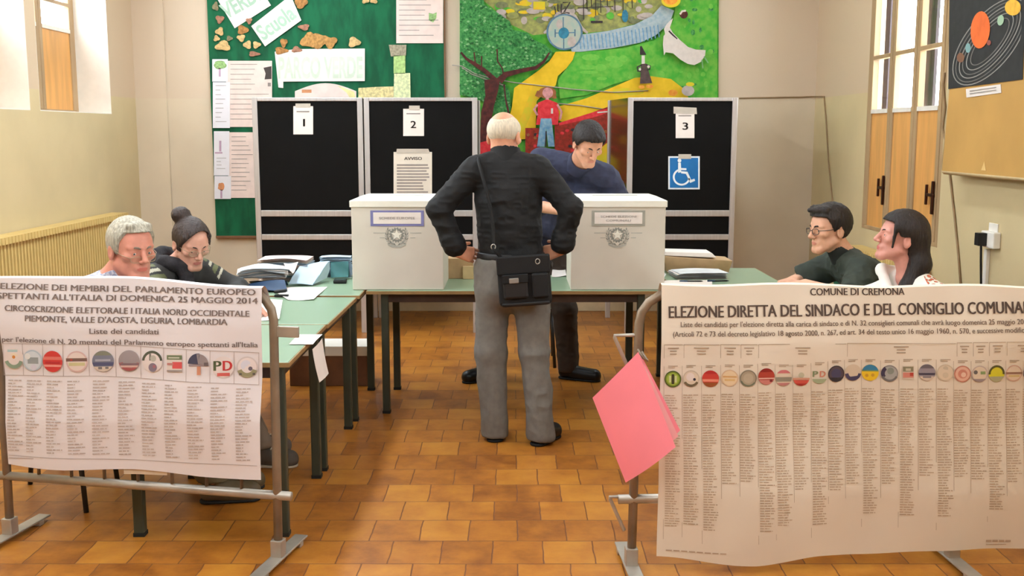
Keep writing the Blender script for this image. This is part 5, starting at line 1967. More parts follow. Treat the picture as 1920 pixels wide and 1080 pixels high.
    def glasses(s, parent, mat, drop=0.0, thick=.0016, rx=.023, rz=.016, lens=True):
        g = thingless('glasses', parent)
        b = MB()
        for q in (-1, 1):
            ring_ = []
            for k in range(25):
                a = 2 * PI * k / 24
                ca, sa = math.cos(a), math.sin(a)
                x = q * .032 + rx * math.copysign(abs(ca) ** .75, ca)
                ring_.append(s.p(x, .105 - 3.0 * x * x - .25 * abs(drop), .0 - drop + rz * math.copysign(abs(sa) ** .75, sa)))
            b.tube(ring_, thick * s.s, 8, cap=False)
            b.tube([s.p(q * (.032 + rx), .095 - .25 * abs(drop), .006 - drop), s.p(q * .074, .06, .007 - drop * .6), s.p(q * .083, -.005, .010)], thick * 1.1 * s.s, 6)
        b.tube([s.p(-.009, .1045 - .25 * abs(drop), .004 - drop), s.p(0, .1065 - .25 * abs(drop), .006 - drop), s.p(.009, .1045 - .25 * abs(drop), .004 - drop)], thick * s.s, 6)
        o = put('glasses', b, mat, parent)
        if lens:
            for q in (-1, 1):
                l = MB()
                l.poly([s.p(q * .032 + rx * .95 * math.cos(2 * PI * k / 20), .1045 - 3.0 * (q * .032 + rx * math.cos(2 * PI * k / 20)) ** 2 - .25 * abs(drop), -drop + rz * .95 * math.sin(2 * PI * k / 20)) for k in range(20)])
                put('lens', l, gm, o)
        return o


def thingless(n, p):
    return None


def hand(w, d, dorsal, thumb, curl=.5, s=1.0, spread=.0):
    """palm, four fingers of different length bent at the knuckles, and a thumb from the side of the palm"""
    w, d = V(*w), unit(d)
    n = unit(np.array(dorsal, float) - np.dot(dorsal, d) * d)
    x = np.cross(d, n) * thumb
    P = lambda a, b, c: w + (x * a + d * b + n * c) * s
    L = []
    for a, l in ((.030, .092), (.010, .097), (-.010, .093), (-.029, .084)):
        L.append(('c', P(a * .6, .005, 0), P(a, l, 0), .015 * s, .0125 * s, .014 * s, '+'))
    for i, (a, l, fl) in enumerate(((.031, .092, .072), (.0105, .097, .080), (-.0105, .093, .074), (-.030, .084, .058))):
        p = P(a, l, 0)
        ang = curl * (.55 + .1 * i)
        for q, fr in enumerate((.45, .32, .23)):
            dv = (d * math.cos(ang) - n * math.sin(ang)) + x * spread * (a / .03)
            p2 = p + unit(dv) * fl * fr * s
            r0 = (.0088, .0080, .0073)[q]
            L.append(('c', p, p2, r0 * s, (.0080, .0073, .0066)[q] * s, .003, '+'))
            p = p2
            ang += curl * .75
    a, b_, c_ = P(.022, .020, -.006), P(.050, .050, -.016), P(.060, .080, -.028)
    L += [('c', a, b_, .014 * s, .0105 * s, .012, '+'), ('c', b_, c_, .0102 * s, .008 * s, .004, '+')]
    return L


def torso(p, c, n, shL, shR, s=1.0, belly=1.0, depth=1.0):
    p, c, n, shL, shR = [V(*q) for q in (p, c, n, shL, shR)]
    r = unit(shR - shL)
    u = unit(n - p)
    u = unit(u - r * np.dot(u, r))
    Rr = np.column_stack([r, np.cross(u, r), u])
    sh = lambda a, b, t: a + (b - a) * t
    return [('e', p, (.165 * s, .122 * s * depth, .125 * s), Rr, .05, '+'),
            ('e', sh(p, c, .5), (.150 * s * belly, .116 * s * depth * belly, .15 * s), Rr, .06, '+'),
            ('e', c, (.160 * s, .116 * s * depth, .17 * s), Rr, .06, '+'),
            ('c', sh(shL, shR, .12), sh(shL, shR, .88), .066 * s, .066 * s, .05, '+'),
            ('c', sh(n, shL, .15), sh(n, shL, .9), .052 * s, .05 * s, .04, '+'),
            ('c', sh(n, shR, .15), sh(n, shR, .9), .052 * s, .05 * s, .04, '+')]


def arm(sh, el, wr, s=1.0, k=.03):
    return [cap(sh, el, .053 * s, .042 * s, k), cap(el, wr, .041 * s, .029 * s, .02)]


def leg(hp, kn, an, s=1.0):
    return [cap(hp, kn, .085 * s, .057 * s, .04), cap(kn, an, .056 * s, .038 * s, .03)]


def shoe(parent, ankle, fwd, mat, L=.25, w=.042, sole=None, name='shoe'):
    a = V(*ankle)
    f = unit((fwd[0], fwd[1], 0))
    heel = V(a[0], a[1], .042) - f * .026
    toe = heel + f * (L - .072)
    pr = [cap(heel, toe, .037, .036, .03), cap(heel + V(0, 0, .015), a + V(0, 0, -.02) + f * .01, .036, .038, .03), cap(heel + f * .08 + V(0, 0, .005), toe + V(0, 0, -.008), .043, .038, .03)]
    F = solid(pr, .004)
    F.cut((0, 0, -1), (0, 0, .012))
    F.cut((0, 0, 1), (0, 0, a[2] + .012))
    o = flesh(name, F, mat, parent)
    S = solid([cap((heel[0], heel[1], .008), (toe[0], toe[1], .008), .043, .041, .02)], .004)
    S.cut((0, 0, -1), (0, 0, .001))
    S.cut((0, 0, 1), (0, 0, .014))
    flesh('sole', S, sole or M('black_sole', (18, 17, 17), .7), o)
    return o, heel, toe, f


def checker(name, c1, c2, c3, scale):
    m = M(name, c1, .8, var=.02)
    nt = m.node_tree
    b = nt.nodes['Principled BSDF']
    tc = nt.nodes.new('ShaderNodeTexCoord')
    rt = nt.nodes.new('ShaderNodeMapping')
    rt.inputs['Rotation'].default_value = (.3, .5, .6)
    nt.links.new(tc.outputs['Object'], rt.inputs[0])
    ch_ = nt.nodes.new('ShaderNodeTexChecker')
    ch_.inputs['Scale'].default_value = scale
    ch_.inputs['Color1'].default_value = lin(c1)
    ch_.inputs['Color2'].default_value = lin(c2)
    nt.links.new(rt.outputs[0], ch_.inputs['Vector'])
    nt.links.new(ch_.outputs[0], b.inputs['Base Color'])
    return m


def floral(name, base, spots, scale):
    m = M(name, base, .8, var=.02)
    nt = m.node_tree
    b = nt.nodes['Principled BSDF']
    tc = nt.nodes.new('ShaderNodeTexCoord')
    vo = nt.nodes.new('ShaderNodeTexVoronoi')
    vo.inputs['Scale'].default_value = scale
    nt.links.new(tc.outputs['Object'], vo.inputs['Vector'])
    cr = nt.nodes.new('ShaderNodeValToRGB')
    cr.color_ramp.interpolation = 'CONSTANT'
    e = cr.color_ramp.elements
    e[0].position, e[0].color = 0, lin(spots[0])
    e[1].position, e[1].color = .40, lin(spots[1])
    k = e.new(.50)
    k.color = lin(base)
    nt.links.new(vo.outputs['Distance'], cr.inputs[0])
    nt.links.new(cr.outputs[0], b.inputs['Base Color'])
    return m


def skin(name, rgb):
    return M(name, rgb, .5, var=.07, scale=30, bump=.04, bscale=300, Subsurface_Weight=.08, Subsurface_Scale=.01)


HB = .0042     # cell of the body surface
HC = .0055     # cell of the cloth surface
m_hair_dark = M('dark_hair', (34, 25, 21), .5, var=.5, scale=14, stretch=(14, 14, 1.5), bump=.5, bscale=14)
m_hair_brown = M('brown_hair', (52, 38, 32), .45, var=.5, scale=14, stretch=(14, 14, 1.5), bump=.5, bscale=14)
m_hair_grey = M('grey_hair', (168, 160, 142), .6, var=.3, scale=12, stretch=(10, 10, 2), bump=.5, bscale=14)
m_hair_white = M('white_hair', (214, 200, 176), .7, var=.12, scale=12, stretch=(10, 10, 2), bump=.3, bscale=20)
m_glass_frame = M('spectacle_metal', (74, 66, 64), .35, .4)
iris_b = M('iris_brown', (60, 40, 26), .3)
iris_g = M('iris_grey', (84, 92, 96), .3)
m_black_cloth = M('black_shirt_cloth', (16, 15, 15), .75, var=.15, scale=20, bump=.1, bscale=220)
m_grey_trouser = M('grey_trouser_cloth', (110, 105, 97), .8, var=.08, scale=30, bump=.1, bscale=260)
m_navy_cloth = M('navy_shirt_cloth', (50, 54, 78), .75, var=.15, scale=20, bump=.1, bscale=220)
m_dark_trouser = M('dark_trouser_cloth', (62, 50, 40), .8, var=.1, scale=30)
m_black_shoe = M('black_leather', (20, 19, 20), .35, var=.1)

# ---------------------------------------------------------------- the elderly man standing with his back to us
man = thing('person', 'elderly man seen from behind in black shirt and grey trousers, hands on hips', 'person', (.02, 5.46, 0))
H = Head((-.040, 5.555, 1.580), (.36, .93, -.08), 1.03)
pel, chs, nb = (0.0, 5.50, .93), (-.02, 5.50, 1.26), (-.03, 5.52, 1.465)
sL, sR = (-.200, 5.50, 1.405), (.146, 5.50, 1.405)
eL, eR = (-.375, 5.455, 1.215), (.300, 5.450, 1.222)
wL, wR = (-.292, 5.470, 1.020), (.255, 5.470, 1.030)
hips = [(-.095, 5.50, .88), (.095, 5.50, .88)]
kns = [(-.112, 5.475, .47), (.118, 5.435, .47)]
ank = [(-.088, 5.462, .10), (.150, 5.385, .10)]
tor = torso(pel, chs, nb, sL, sR, 1.0, 1.03)
hnds = hand((-.288, 5.475, 1.000), (.80, .42, -.26), (-.40, -.75, .25), -1, .55) + hand((.255, 5.475, 1.010), (-.76, .46, -.28), (.40, -.75, .25), 1, .55)
legs_ = leg(hips[0], kns[0], ank[0]) + leg(hips[1], kns[1], ank[1])
F = solid(tor + arm(sL, eL, wL) + arm(sR, eR, wR) + [cap(wL, (-.288, 5.475, 1.0), .028, .026, .01), cap(wR, (.255, 5.475, 1.010), .028, .026, .01)] + legs_ + H.skull(nb, .058) + hnds, HB)
skM = skin('skin_elder', (222, 160, 128))
body = flesh('body', F, [skM, M('lips_elder', (196, 124, 104), .5)], man, mfn=H.skin_index())
H.eyes(man, iris_b)
H.brows(man, m_hair_grey)
H.hair(man, m_hair_white, .0045, [(-.12, -.060), (-.03, -.055), (-.012, .03), (.02, .012), (.035, .05), (.2, .3)], top=.125, noise=.0012, h=.0034, zt=-.0115, pre=[H.e((.0, -.058, .118), (.050, .052, .046), .012, '-')])
F = solid(tor + [cap(sL, eL, .055, .047), cap(eL, (-.296, 5.468, 1.035), .046, .042, .02), cap(sR, eR, .055, .047), cap(eR, (.262, 5.468, 1.045), .046, .042, .02),
                 cap((-.315, 5.466, 1.07), (-.297, 5.468, 1.035), .047, .050, .006), cap((.268, 5.466, 1.08), (.262, 5.468, 1.045), .047, .050, .006)], HC, .011)
F.cut((0, 0, -1), (0, 0, .955))
F.cut(unit((.018, .005, -.06)), (-.292, 5.469, 1.022)) if False else None
F.clip(lambda x, y, z: np.where((z > 1.43) & ((x + .03) ** 2 + (y - 5.525) ** 2 < .056 ** 2), .01, -1.0) + 0 * (x + y + z))
shirt = flesh('shirt', F, m_black_cloth, man, [(.0045, (9, 9, 16)), (.003, (26, 26, 40))])
C = solid([cap((-.03, 5.522, 1.445), (-.034, 5.533, 1.512), .086, .077, .01)], .004)
C.cut((0, .25, 1), (-.034, 5.533, 1.524))
C.cut((0, 0, -1), (0, 0, 1.44))
C.clip(lambda x, y, z: .068 - np.sqrt((x + .033) ** 2 + (y - 5.531) ** 2) + 0 * z)
flesh('collar', C, m_black_cloth, shirt)
F = solid([('e', V(0, 5.50, .93), (.168, .126, .135), np.eye(3), .05, '+')] + [cap(hips[0], kns[0], .092, .069, .04), cap(kns[0], (ank[0][0], ank[0][1], .04), .068, .058, .03),
           cap(hips[1], kns[1], .092, .069, .04), cap(kns[1], (ank[1][0], ank[1][1], .04), .068, .060, .03), cap((-.06, 5.47, .80), (.06, 5.47, .80), .10, .10, .05)], HC, .008)
F.cut((0, 0, 1), (0, 0, .985))
F.cut((0, 0, -1), (0, 0, .026))
v_tr = flesh('trousers', F, m_grey_trouser, man, [(.007, (9, 9, 4)), (.0035, (18, 18, 15))])
Bf = solid([('e', V(-.005, 5.50, .965), (.178, .134, .10), np.eye(3), .02, '+')], .005)
Bf.cut((0, 0, 1), (0, 0, .992))
Bf.cut((0, 0, -1), (0, 0, .958))
flesh('belt', Bf, M('black_belt', (24, 22, 21), .45), v_tr)
shoe(man, ank[0], (.06, 1, 0), m_black_shoe, .24)
shoe(man, ank[1], (.52, .85, 0), m_black_shoe, .235)

bag = thing('shoulder_bag', 'black shoulder bag hanging at the back of the elderly standing man', 'bag', (.06, 5.30, .86))
Rb = Matrix.Rotation(R(-4), 3, 'Y')
bp = lambda x, y, z: Vector((.062, 5.305, .868)) + Rb @ Vector((x, y, z))
m_bag = M('bag_nylon', (15, 14, 14), .7, var=.12, scale=30, bump=.12, bscale=300)
m_bag2 = M('bag_nylon_trim', (27, 25, 25), .6)
put('bag_body', MB().box(bp(0, .0, 0), (.265, .070, .255), rot=Rb), m_bag, bag, bevel=.026, seg=4)
put('flap', MB().box(bp(.0, -.036, .085), (.268, .018, .095), rot=Rb), m_bag, bag, bevel=.008)
fp = put('front_pocket', MB().box(bp(-.045, -.046, -.022), (.125, .030, .118), rot=Rb), m_bag2, bag, bevel=.012)
put('side_pocket', MB().box(bp(.078, -.042, -.022), (.085, .024, .125), rot=Rb), m_bag, bag, bevel=.010)
put('pocket_flap', MB().box(bp(-.045, -.060, .020), (.13, .010, .045), rot=Rb), m_bag, fp, bevel=.004)
put('badge', MB().box(bp(-.052, -.0675, .012), (.048, .006, .026), rot=Rb), M('silver_badge', (150, 146, 138), .4, .5), fp, bevel=.004)
put('bottom_trim', MB().box(bp(0, -.004, -.112), (.24, .072, .02), rot=Rb), m_bag2, bag, bevel=.008)
rg = MB()
ringc = [at(925, 463, 5.325), at(1008, 490, 5.262)]
for c in ringc:
    rg.tube([c + Vector((.011 * math.cos(2 * PI * k / 12), 0, .013 * math.sin(2 * PI * k / 12))) for k in range(13)], .0028, 8, cap=False)
put('strap_ring', rg, M('nickel', (190, 186, 178), .3, .8), bag)
sp = [bp(-.10, .01, .11), ringc[0] + Vector((0, .004, -.01)), at(925, 430, 5.350), at(921, 395, 5.352), at(913, 360, 5.357), at(903, 325, 5.375), at(897, 302, 5.42)] + [Vector((-.172, 5.48, 1.482)), Vector((-.14, 5.58, 1.44)), Vector((-.08, 5.636, 1.32)), Vector((.06, 5.652, 1.12)), Vector((.165, 5.60, .99)), Vector((.205, 5.49, .93)), Vector((.195, 5.36, .93)), bp(.125, .0, .10)]
put('shoulder_strap', MB().tube(sp, .010, 8, flat=.9), m_bag, bag)

# ---------------------------------------------------------------- the clerk leaning over behind the boxes
clerk = thing('person', 'dark haired clerk in navy shirt bending over behind the right ballot box', 'person', (.12, 6.9, 0))
H = Head((.452, 6.40, 1.535), (.30, -.78, -.52), 1.02)
pel, chs, nb = (.14, 6.98, .93), (.34, 6.78, 1.20), (.405, 6.56, 1.405)
sR, sL = (.165, 6.67, 1.435), (.590, 6.60, 1.330)
eR, wR = (.135, 6.54, 1.165), (.285, 6.30, 1.150)
eL, wL = (.730, 6.66, 1.080), (.800, 6.60, .80)
hips = [(.04, 6.98, .88), (.24, 6.98, .88)]
kns = [(-.09, 6.90, .47), (.345, 6.88, .47)]
ank = [(-.165, 6.85, .10), (.372, 6.87, .10)]
tor = torso(pel, chs, nb, sL, sR, 1.0) + [ball((.47, 6.70, 1.19), (.14, .11, .15), k=.06), ball((.36, 6.80, 1.05), (.15, .12, .15), k=.06)]
hn = hand(wR, (.6, -.45, -.35), (.1, -.45, .9), 1, .6) + hand((.803, 6.595, .785), (.2, -.45, -.25), (0, -.3, 1), 1, .25)
F = solid(tor + arm(sL, eL, wL) + arm(sR, eR, wR) + leg(hips[0], kns[0], ank[0]) + leg(hips[1], kns[1], ank[1]) + H.skull(nb, .055) + hn, HB)
flesh('body', F, [skin('skin_clerk', (214, 158, 128)), M('lips_clerk', (200, 130, 110), .5)], clerk, mfn=H.skin_index())
H.eyes(clerk, iris_b, (.2, -.5))
H.brows(clerk, m_hair_dark)
H.hair(clerk, m_hair_dark, .016, [(-.12, -.055), (-.03, -.050), (-.012, .025), (.02, .005), (.04, .035), (.06, .066), (.2, .080)], noise=.004)
F = solid(tor + [cap(sL, eL, .058, .052), cap(eL, wL, .050, .044, .02), cap(sR, eR, .058, .053), cap(eR, (.165, 6.49, 1.162), .053, .052, .02)], HC, .010)
F.cut((-.3, .35, -1), (.12, 6.96, .90))
F.clip(lambda x, y, z: np.where((z > 1.36) & ((x - .42) ** 2 + (y - 6.53) ** 2 + (z - 1.44) ** 2 < .062 ** 2), .01, -1.0) + 0 * (x + y + z))
sh_ = flesh('shirt', F, m_navy_cloth, clerk, [(.005, (9, 9, 14)), (.003, (26, 26, 30))])
C = solid([cap(V(.400, 6.575, 1.400), V(.422, 6.520, 1.435), .084, .076, .01)], .004)
d_ = unit((.022, -.055, .035))
C.cut(d_, V(.422, 6.520, 1.435) + d_ * .012)
C.cut(-d_, V(.400, 6.575, 1.400))
C.clip(lambda x, y, z: .065 - np.sqrt(np.maximum(0, (x - .41) ** 2 + (y - 6.548) ** 2 + (z - 1.418) ** 2 - ((x - .41) * d_[0] + (y - 6.548) * d_[1] + (z - 1.418) * d_[2]) ** 2)))
flesh('collar', C, m_navy_cloth, sh_)
F = solid([('e', V(.14, 6.98, .92), (.168, .126, .13), np.eye(3), .05, '+')] + [cap(hips[0], kns[0], .090, .068, .04), cap(kns[0], (ank[0][0], ank[0][1], .08), .066, .058, .03),
           cap(hips[1], kns[1], .090, .068, .04), cap(kns[1], (ank[1][0], ank[1][1], .08), .066, .058, .03)], HC, .008)
F.cut((0, 0, 1), (0, 0, .985))
F.cut((0, 0, -1), (0, 0, .055))
flesh('trousers', F, m_dark_trouser, clerk, [(.005, (8, 8, 9)), (.003, (20, 20, 30))])
shoe(clerk, ank[0], (-.75, -.6, 0), m_black_shoe)
shoe(clerk, ank[1], (.88, -.42, 0), m_black_shoe, .28)


# ---------------------------------------------------------------- people sitting at the tables
def seated(root, pel, chs, nb, sL, sR, eL, eR, wL, wR, kn, an, H, skm, lipm, hands, s=1.0, belly=1.0, neck_r=.055, depth=1.0):
    hp = [V(pel[0], pel[1], pel[2] - .03) + unit(np.array(sL) - np.array(sR)) * q * .088 for q in (1, -1)]
    tor = torso(pel, chs, nb, sL, sR, s, belly, depth)
    lg = leg(hp[0], kn[0], an[0], .96) + leg(hp[1], kn[1], an[1], .96)
    F = solid(tor + arm(sL, eL, wL, s) + arm(sR, eR, wR, s) + lg + H.skull(nb, neck_r) + hands, HB)
    flesh('body', F, [skm, lipm], root, mfn=H.skin_index())
    return tor, hp


def trousers(root, pel, hp, kn, an, mat, s=1.0, hem=.10):
    f = solid([ball(pel, (.150 * s, .150 * s, .125 * s), k=.05)] + [q for i in (0, 1) for q in (cap(hp[i], kn[i], .090 * s, .068 * s, .04), cap(kn[i], an[i], .066 * s, .056 * s, .03))], .006, .008)
    f.cut((0, 0, 1), (0, 0, pel[2] + .10))
    f.cut((0, 0, -1), (0, 0, hem))
    return flesh('trousers', f, mat, root, [(.004, (9, 9, 9))])


def ringcollar(parent, a, b, r0, r1, inner, mat, name='collar', tilt=None):
    a, b = V(*a), V(*b)
    C = solid([('c', a, b, r0, r1, .01, '+')], .0045)
    d = unit(b - a)
    t = unit(tilt) if tilt is not None else d
    C.cut(t, b)
    C.cut(-d, a)
    C.clip(lambda x, y, z: inner - np.sqrt(np.maximum(0, (x - a[0]) ** 2 + (y - a[1]) ** 2 + (z - a[2]) ** 2 - ((x - a[0]) * d[0] + (y - a[1]) * d[1] + (z - a[2]) * d[2]) ** 2)))
    return flesh(name, C, mat, parent)


# grey haired man at the left
lm = thing('person', 'grey haired man in checked shirt and reading glasses seated at the left tables', 'person', (-1.9, 4.5, 0))
H = Head((-1.615, 4.50, 1.112), (.74, -.66, -.12), 1.07, jaw=1.06)
pel, chs, nb = (-1.98, 4.54, .57), (-1.86, 4.53, .80), (-1.715, 4.54, .965)
sR, sL = (-1.850, 4.36, .905), (-1.720, 4.72, .905)
eR, wR, eL, wL = (-1.62, 4.28, .775), (-1.36, 4.36, .765), (-1.50, 4.80, .78), (-1.30, 4.62, .765)
kn = [(-1.56, 4.64, .53), (-1.56, 4.45, .53)]
an = [(-1.32, 4.70, .10), (-1.30, 4.64 - .14, .10)]
skL = skin('skin_ruddy', (206, 136, 114))
tor, hp = seated(lm, pel, chs, nb, sL, sR, eL, eR, wL, wR, kn, an, H, skL, M('lips_ruddy', (198, 106, 90), .5),
                 hand(wL, (.9, -.35, -.05), (0, 0, 1), 1, .35) + hand(wR, (.9, .25, -.03), (0, 0, 1), -1, .35), 1.02, 1.08, .060)
H.eyes(lm, iris_g, (.15, -.15))
H.brows(lm, M('brow_grey', (132, 112, 96), .7), .0045)
H.hair(lm, m_hair_grey, .009, [(-.12, -.058), (-.03, -.052), (-.010, .020), (.015, -.012), (.028, .0), (.036, .045), (.052, .080), (.2, .100)], noise=.003,
       extra=[H.c((-.046, .046, .100), (.040, .056, .106), .014, .012, .014)])
H.glasses(lm, M('thin_gold_frame', (170, 150, 120), .3, .6), .020, .0011, .021, .012)
chk = checker('checked_cotton', (150, 152, 172), (196, 192, 200), None, 60)
F = solid(tor + [cap(sL, eL, .058, .052), cap(eL, wL, .050, .042, .02), cap(sR, eR, .058, .052), cap(eR, wR, .050, .042, .02)], HC, .011)
F.cut((0, 0, -1), (0, 0, .53))
F.clip(lambda x, y, z: .064 - np.sqrt((x + 1.690) ** 2 + (y - 4.52) ** 2 + .6 * (z - 1.03) ** 2))
sh_ = flesh('shirt', F, chk, lm, [(.004, (10, 10, 14))])
ringcollar(sh_, (-1.720, 4.54, .955), (-1.690, 4.53, 1.015), .078, .073, .063, chk, tilt=(-.35, .2, 1))
trousers(lm, pel, hp, kn, an, M('olive_trouser', (104, 92, 66), .8, var=.1))
for a_, f_ in ((an[0], (.95, -.1, 0)), (an[1], (.95, .15, 0))):
    shoe(lm, a_, f_, M('olive_shoe', (98, 84, 60), .6, var=.12))

# woman with a bun at the left
wm = thing('person', 'woman with hair in a bun and striped dark jacket looking down at the left tables', 'person', (-1.85, 5.2, 0))
H = Head((-1.560, 5.16, 1.068), (.60, -.66, -.36), .98, jaw=.95)
pel, chs, nb = (-1.95, 5.22, .56), (-1.82, 5.22, .79), (-1.665, 5.21, .945)
sR, sL = (-1.765, 5.03, .900), (-1.585, 5.37, .900)
eR, wR, eL, wL = (-1.58, 4.94, .775), (-1.33, 5.06, .765), (-1.42, 5.42, .80), (-1.34, 5.18, .768)
kn = [(-1.52, 5.30, .53), (-1.52, 5.12, .53)]
an = [(-1.30, 5.24, .10), (-1.22, 5.01, .10)]
skW = skin('skin_fair', (214, 158, 136))
tor, hp = seated(wm, pel, chs, nb, sL, sR, eL, eR, wL, wR, kn, an, H, skW, M('lips_fair', (200, 120, 108), .5),
                 hand(wL, (.9, -.3, -.05), (0, 0, 1), 1, .4, .92) + hand(wR, (.9, .2, -.03), (0, 0, 1), -1, .4, .92), .92, 1.0, .048)
H.eyes(wm, iris_b, (.1, -.5))
H.brows(wm, m_hair_brown, .0034)
H.hair(wm, m_hair_brown, .010, [(-.12, -.050), (-.04, -.050), (-.016, .012), (.018, .012), (.034, .060), (.050, .098), (.2, .125)], noise=.003, side=lambda x, y: -9 * x * x - .22 * x,
       extra=[H.e((.028, -.088, .118), (.048, .044, .042), .014), H.c((-.058, .056, .066), (-.074, .048, .015), .011, .004, .014), H.c((.060, .050, .060), (.074, .030, .0), .012, .005, .014)])
H.glasses(wm, M('thin_gold_frame', (170, 150, 120)), .002, .0011, .022, .014)
m_jk = [M('dark_jacket', (46, 44, 42), .8, var=.2, scale=20), M('olive_band', (96, 98, 66), .8, var=.1), M('pale_band', (176, 170, 150), .8, var=.1)]
F = solid(tor + [cap(sL, eL, .060, .054), cap(eL, wL, .052, .044, .02), cap(sR, eR, .060, .054), cap(eR, wR, .052, .044, .02)], HC, .012)
F.cut((0, 0, -1), (0, 0, .52))
F.clip(lambda x, y, z: .046 - np.sqrt((x + 1.640) ** 2 + (y - 5.20) ** 2 + .6 * (z - 1.00) ** 2))


def bands(c):
    out = np.zeros(len(c), int)
    for a, b in ((sR, eR), (sL, eL)):
        a, b = V(*a), V(*b)
        t = ((c - a) @ (b - a)) / ((b - a) @ (b - a))
        near = np.linalg.norm(c - a - t[:, None] * (b - a), axis=1) < .10
        for lo, hi, m in ((-.12, .0, 1), (.06, .14, 2), (.20, .32, 1), (.40, .46, 2)):
            out = np.where(near & (t > lo) & (t < hi) & (np.abs(c[:, 1] - 5.21) > .12), m, out)
    return out


jk = flesh('jacket', F, m_jk, wm, [(.005, (10, 10, 14))], bands)
m_scarf = M('dark_scarf', (40, 36, 38), .9, var=.2, scale=30, bump=.3, bscale=80)
sc = solid([cap((-1.66 + .080 * math.cos(a), 5.195 + .080 * math.sin(a), .985 + .012 * math.sin(3 * a) - .022 * math.cos(a + .8)), (-1.66 + .080 * math.cos(a + .5), 5.195 + .080 * math.sin(a + .5), .985 + .012 * math.sin(3 * a + 1.5) - .022 * math.cos(a + 1.3)), .032, .032, .012)
            for a in [.5 * k for k in range(13)]] + [cap((-1.59, 5.14, .96), (-1.57, 5.12, .84), .036, .032, .02)], .0045)
flesh('scarf', sc, m_scarf, wm, [(.004, (24, 24, 24))])
trousers(wm, pel, hp, kn, an, M('taupe_trouser', (120, 102, 84), .8, var=.1), .95)
for a_, f_ in ((an[0], (.95, -.1, 0)), (an[1], (.97, -.08, 0))):
    so_, heel, toe, ff = shoe(wm, a_, f_, M('grey_sneaker', (92, 82, 72), .7, var=.15), .24, sole=M('pale_sole', (190, 176, 156), .7), name='sneaker')
    lc = MB()
    sd = np.array((-ff[1], ff[0], 0))
    for q in range(5):
        m_ = heel + ff * (.085 + .016 * q) + V(0, 0, .050 - .006 * q)
        lc.tube([m_ - sd * .03, m_ + V(0, 0, .006), m_ + sd * .03], .0035, 6)
    put('laces', lc, M('white_lace', (206, 194, 170), .8), so_)

# young man in green at the right
gm_ = thing('person', 'young man with glasses in dark green polo shirt leaning on the right tables', 'person', (1.9, 5.5, 0))
H = Head((1.640, 5.50, 1.108), (-.95, -.30, -.06), 1.03)
pel, chs, nb = (1.98, 5.52, .57), (1.87, 5.52, .80), (1.735, 5.52, .960)
sL, sR = (1.770, 5.34, .905), (1.755, 5.71, .905)
eL, wL, eR, wR = (1.680, 5.20, .795), (1.500, 5.40, .835), (1.56, 5.76, .80), (1.475, 5.52, .84)
kn = [(1.56, 5.43, .53), (1.56, 5.61, .53)]
an = [(1.60, 5.43, .10), (1.58, 5.61, .10)]
skG = skin('skin_young', (222, 168, 138))
tor, hp = seated(gm_, pel, chs, nb, sL, sR, eL, eR, wL, wR, kn, an, H, skG, M('lips_young', (206, 132, 112), .5),
                 hand((1.50, 5.40, .838), (-.75, .55, -.06), (.1, -.2, 1), 1, .6) + hand((1.475, 5.52, .842), (-.70, -.55, -.06), (.1, .2, 1), -1, .6), .98, .98, .054)
H.eyes(gm_, iris_b, (-.1, 0))
H.brows(gm_, m_hair_dark, .0046)
H.hair(gm_, m_hair_dark, .014, [(-.12, -.050), (-.035, -.045), (-.014, .025), (.018, -.005), (.032, .030), (.052, .070), (.2, .086)], noise=.004,
       extra=[H.c((-.045, .050, .104), (.045, .056, .104), .020, .022, .016), H.c((-.02, .070, .104), (.02, .098, .104), .016, .010, .014)])
H.glasses(gm_, m_glass_frame, .0, .0017, .023, .015)
m_polo = M('green_polo_cloth', (52, 60, 52), .8, var=.12, scale=20, bump=.1, bscale=200)
el_ = lambda a, b, t: tuple(np.array(a) + (np.array(b) - np.array(a)) * t)
F = solid(tor + [cap(sL, el_(sL, eL, .86), .062, .066), cap(sR, el_(sR, eR, .86), .062, .066)], HC, .011)
F.cut((0, 0, -1), (0, 0, .52))
F.clip(lambda x, y, z: .062 - np.sqrt((x - 1.70) ** 2 + (y - 5.51) ** 2 + .6 * (z - 1.02) ** 2))
for a_, b_ in ((sL, eL), (sR, eR)):
    q_ = el_(a_, b_, .92)
    n_ = unit(np.array(b_) - np.array(a_))
    F.clip(lambda x, y, z, q_=q_, n_=n_: np.where((x - q_[0]) ** 2 + (y - q_[1]) ** 2 + (z - q_[2]) ** 2 < .13 ** 2, (x - q_[0]) * n_[0] + (y - q_[1]) * n_[1] + (z - q_[2]) * n_[2], -1.0))
sh_ = flesh('polo_shirt', F, m_polo, gm_, [(.006, (10, 10, 16)), (.003, (26, 26, 34))])
ringcollar(sh_, (1.742, 5.52, .950), (1.705, 5.512, 1.012), .076, .070, .061, M('dark_polo_collar', (34, 38, 36), .8), tilt=(.55, .1, 1))
trousers(gm_, pel, hp, kn, an, M('blue_jeans', (52, 62, 84), .8, var=.12))
for a_ in an:
    shoe(gm_, a_, (-.95, -.1, 0), m_black_shoe)

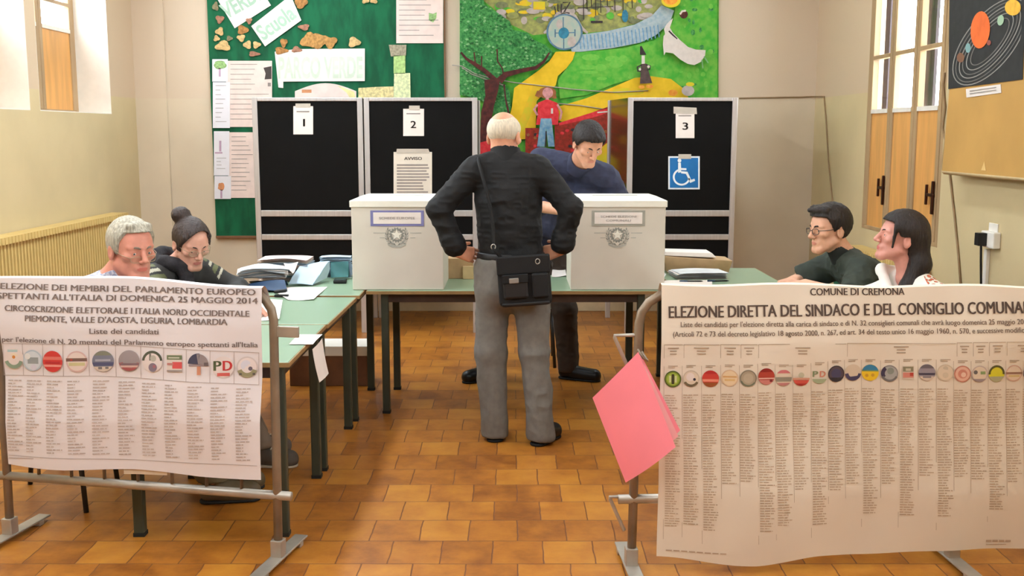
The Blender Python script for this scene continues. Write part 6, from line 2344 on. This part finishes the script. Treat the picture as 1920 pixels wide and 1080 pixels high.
# woman with a dark ponytail at the right
pw = thing('person', 'woman with dark ponytail and white blouse, turned away, seated nearest the right barrier', 'person', (1.9, 4.9, 0))
H = Head((1.800, 4.925, 1.118), (-.96, .06, .20), .99, jaw=.95)
pel, chs, nb = (2.0, 4.90, .56), (1.90, 4.92, .77), (1.855, 4.930, .940)
sL, sR = (1.925, 4.745, .850), (1.840, 5.065, .865)
eL, wL, eR, wR = (1.78, 4.70, .775), (1.52, 4.84, .765), (1.66, 5.06, .78), (1.48, 4.98, .768)
kn = [(1.58, 4.83, .53), (1.58, 5.01, .53)]
an = [(1.60, 4.83, .10), (1.60, 5.01, .10)]
tor, hp = seated(pw, pel, chs, nb, sL, sR, eL, eR, wL, wR, kn, an, H, skin('skin_rosy', (220, 154, 138)), M('lips_rosy', (206, 108, 104), .5),
                 hand(wL, (-.7, .6, -.03), (0, 0, 1), 1, .4, .92) + hand(wR, (-.9, -.2, -.03), (0, 0, 1), -1, .4, .92), .90, .98, .047)
H.eyes(pw, iris_b)
H.brows(pw, m_hair_dark, .0034)
H.hair(pw, m_hair_dark, .018, [(-.12, -.085), (-.045, -.080), (-.018, .018), (.02, .010), (.045, .040), (.066, .070), (.2, .082)], noise=.003,
       extra=[H.c((-.074, .052, .055), (-.080, .050, -.045), .011, .004, .012), H.c((.072, .052, .055), (.078, .05, -.03), .011, .004, .012),
              H.c((-.03, -.075, .0), (-.045, -.105, -.10), .052, .046, .03), H.c((-.045, -.105, -.10), (-.060, -.075, -.20), .046, .038, .03), H.c((-.060, -.075, -.20), (-.085, -.02, -.29), .036, .026, .02)])
m_bl = floral('flower_print', (236, 230, 218), ((206, 104, 72), (150, 96, 76)), 48)
F = solid(tor + [cap(sL, eL, .056, .056), cap(sR, eR, .056, .056), cap((1.745, 5.00, .965), (1.735, 4.86, .86), .006, .016, .03), cap((1.82, 5.04, .945), (1.745, 5.00, .965), .018, .006, .03)], HC, .012)
F.cut((0, 0, -1), (0, 0, .52))
F.clip(lambda x, y, z: .082 - np.sqrt((x - 1.815) ** 2 + (y - 4.90) ** 2 + .45 * (z - 1.01) ** 2))
bl_ = flesh('blouse', F, [m_bl, M('white_blouse', (240, 236, 228), .7, var=.03)], pw, [(.006, (10, 10, 14))], lambda c: np.where(c[:, 0] < 1.88, 1, 0))
trousers(pw, pel, hp, kn, an, M('dark_skirt_cloth', (60, 54, 60), .8))
for a_ in an:
    shoe(pw, a_, (-.95, .1, 0), m_black_shoe, .23)
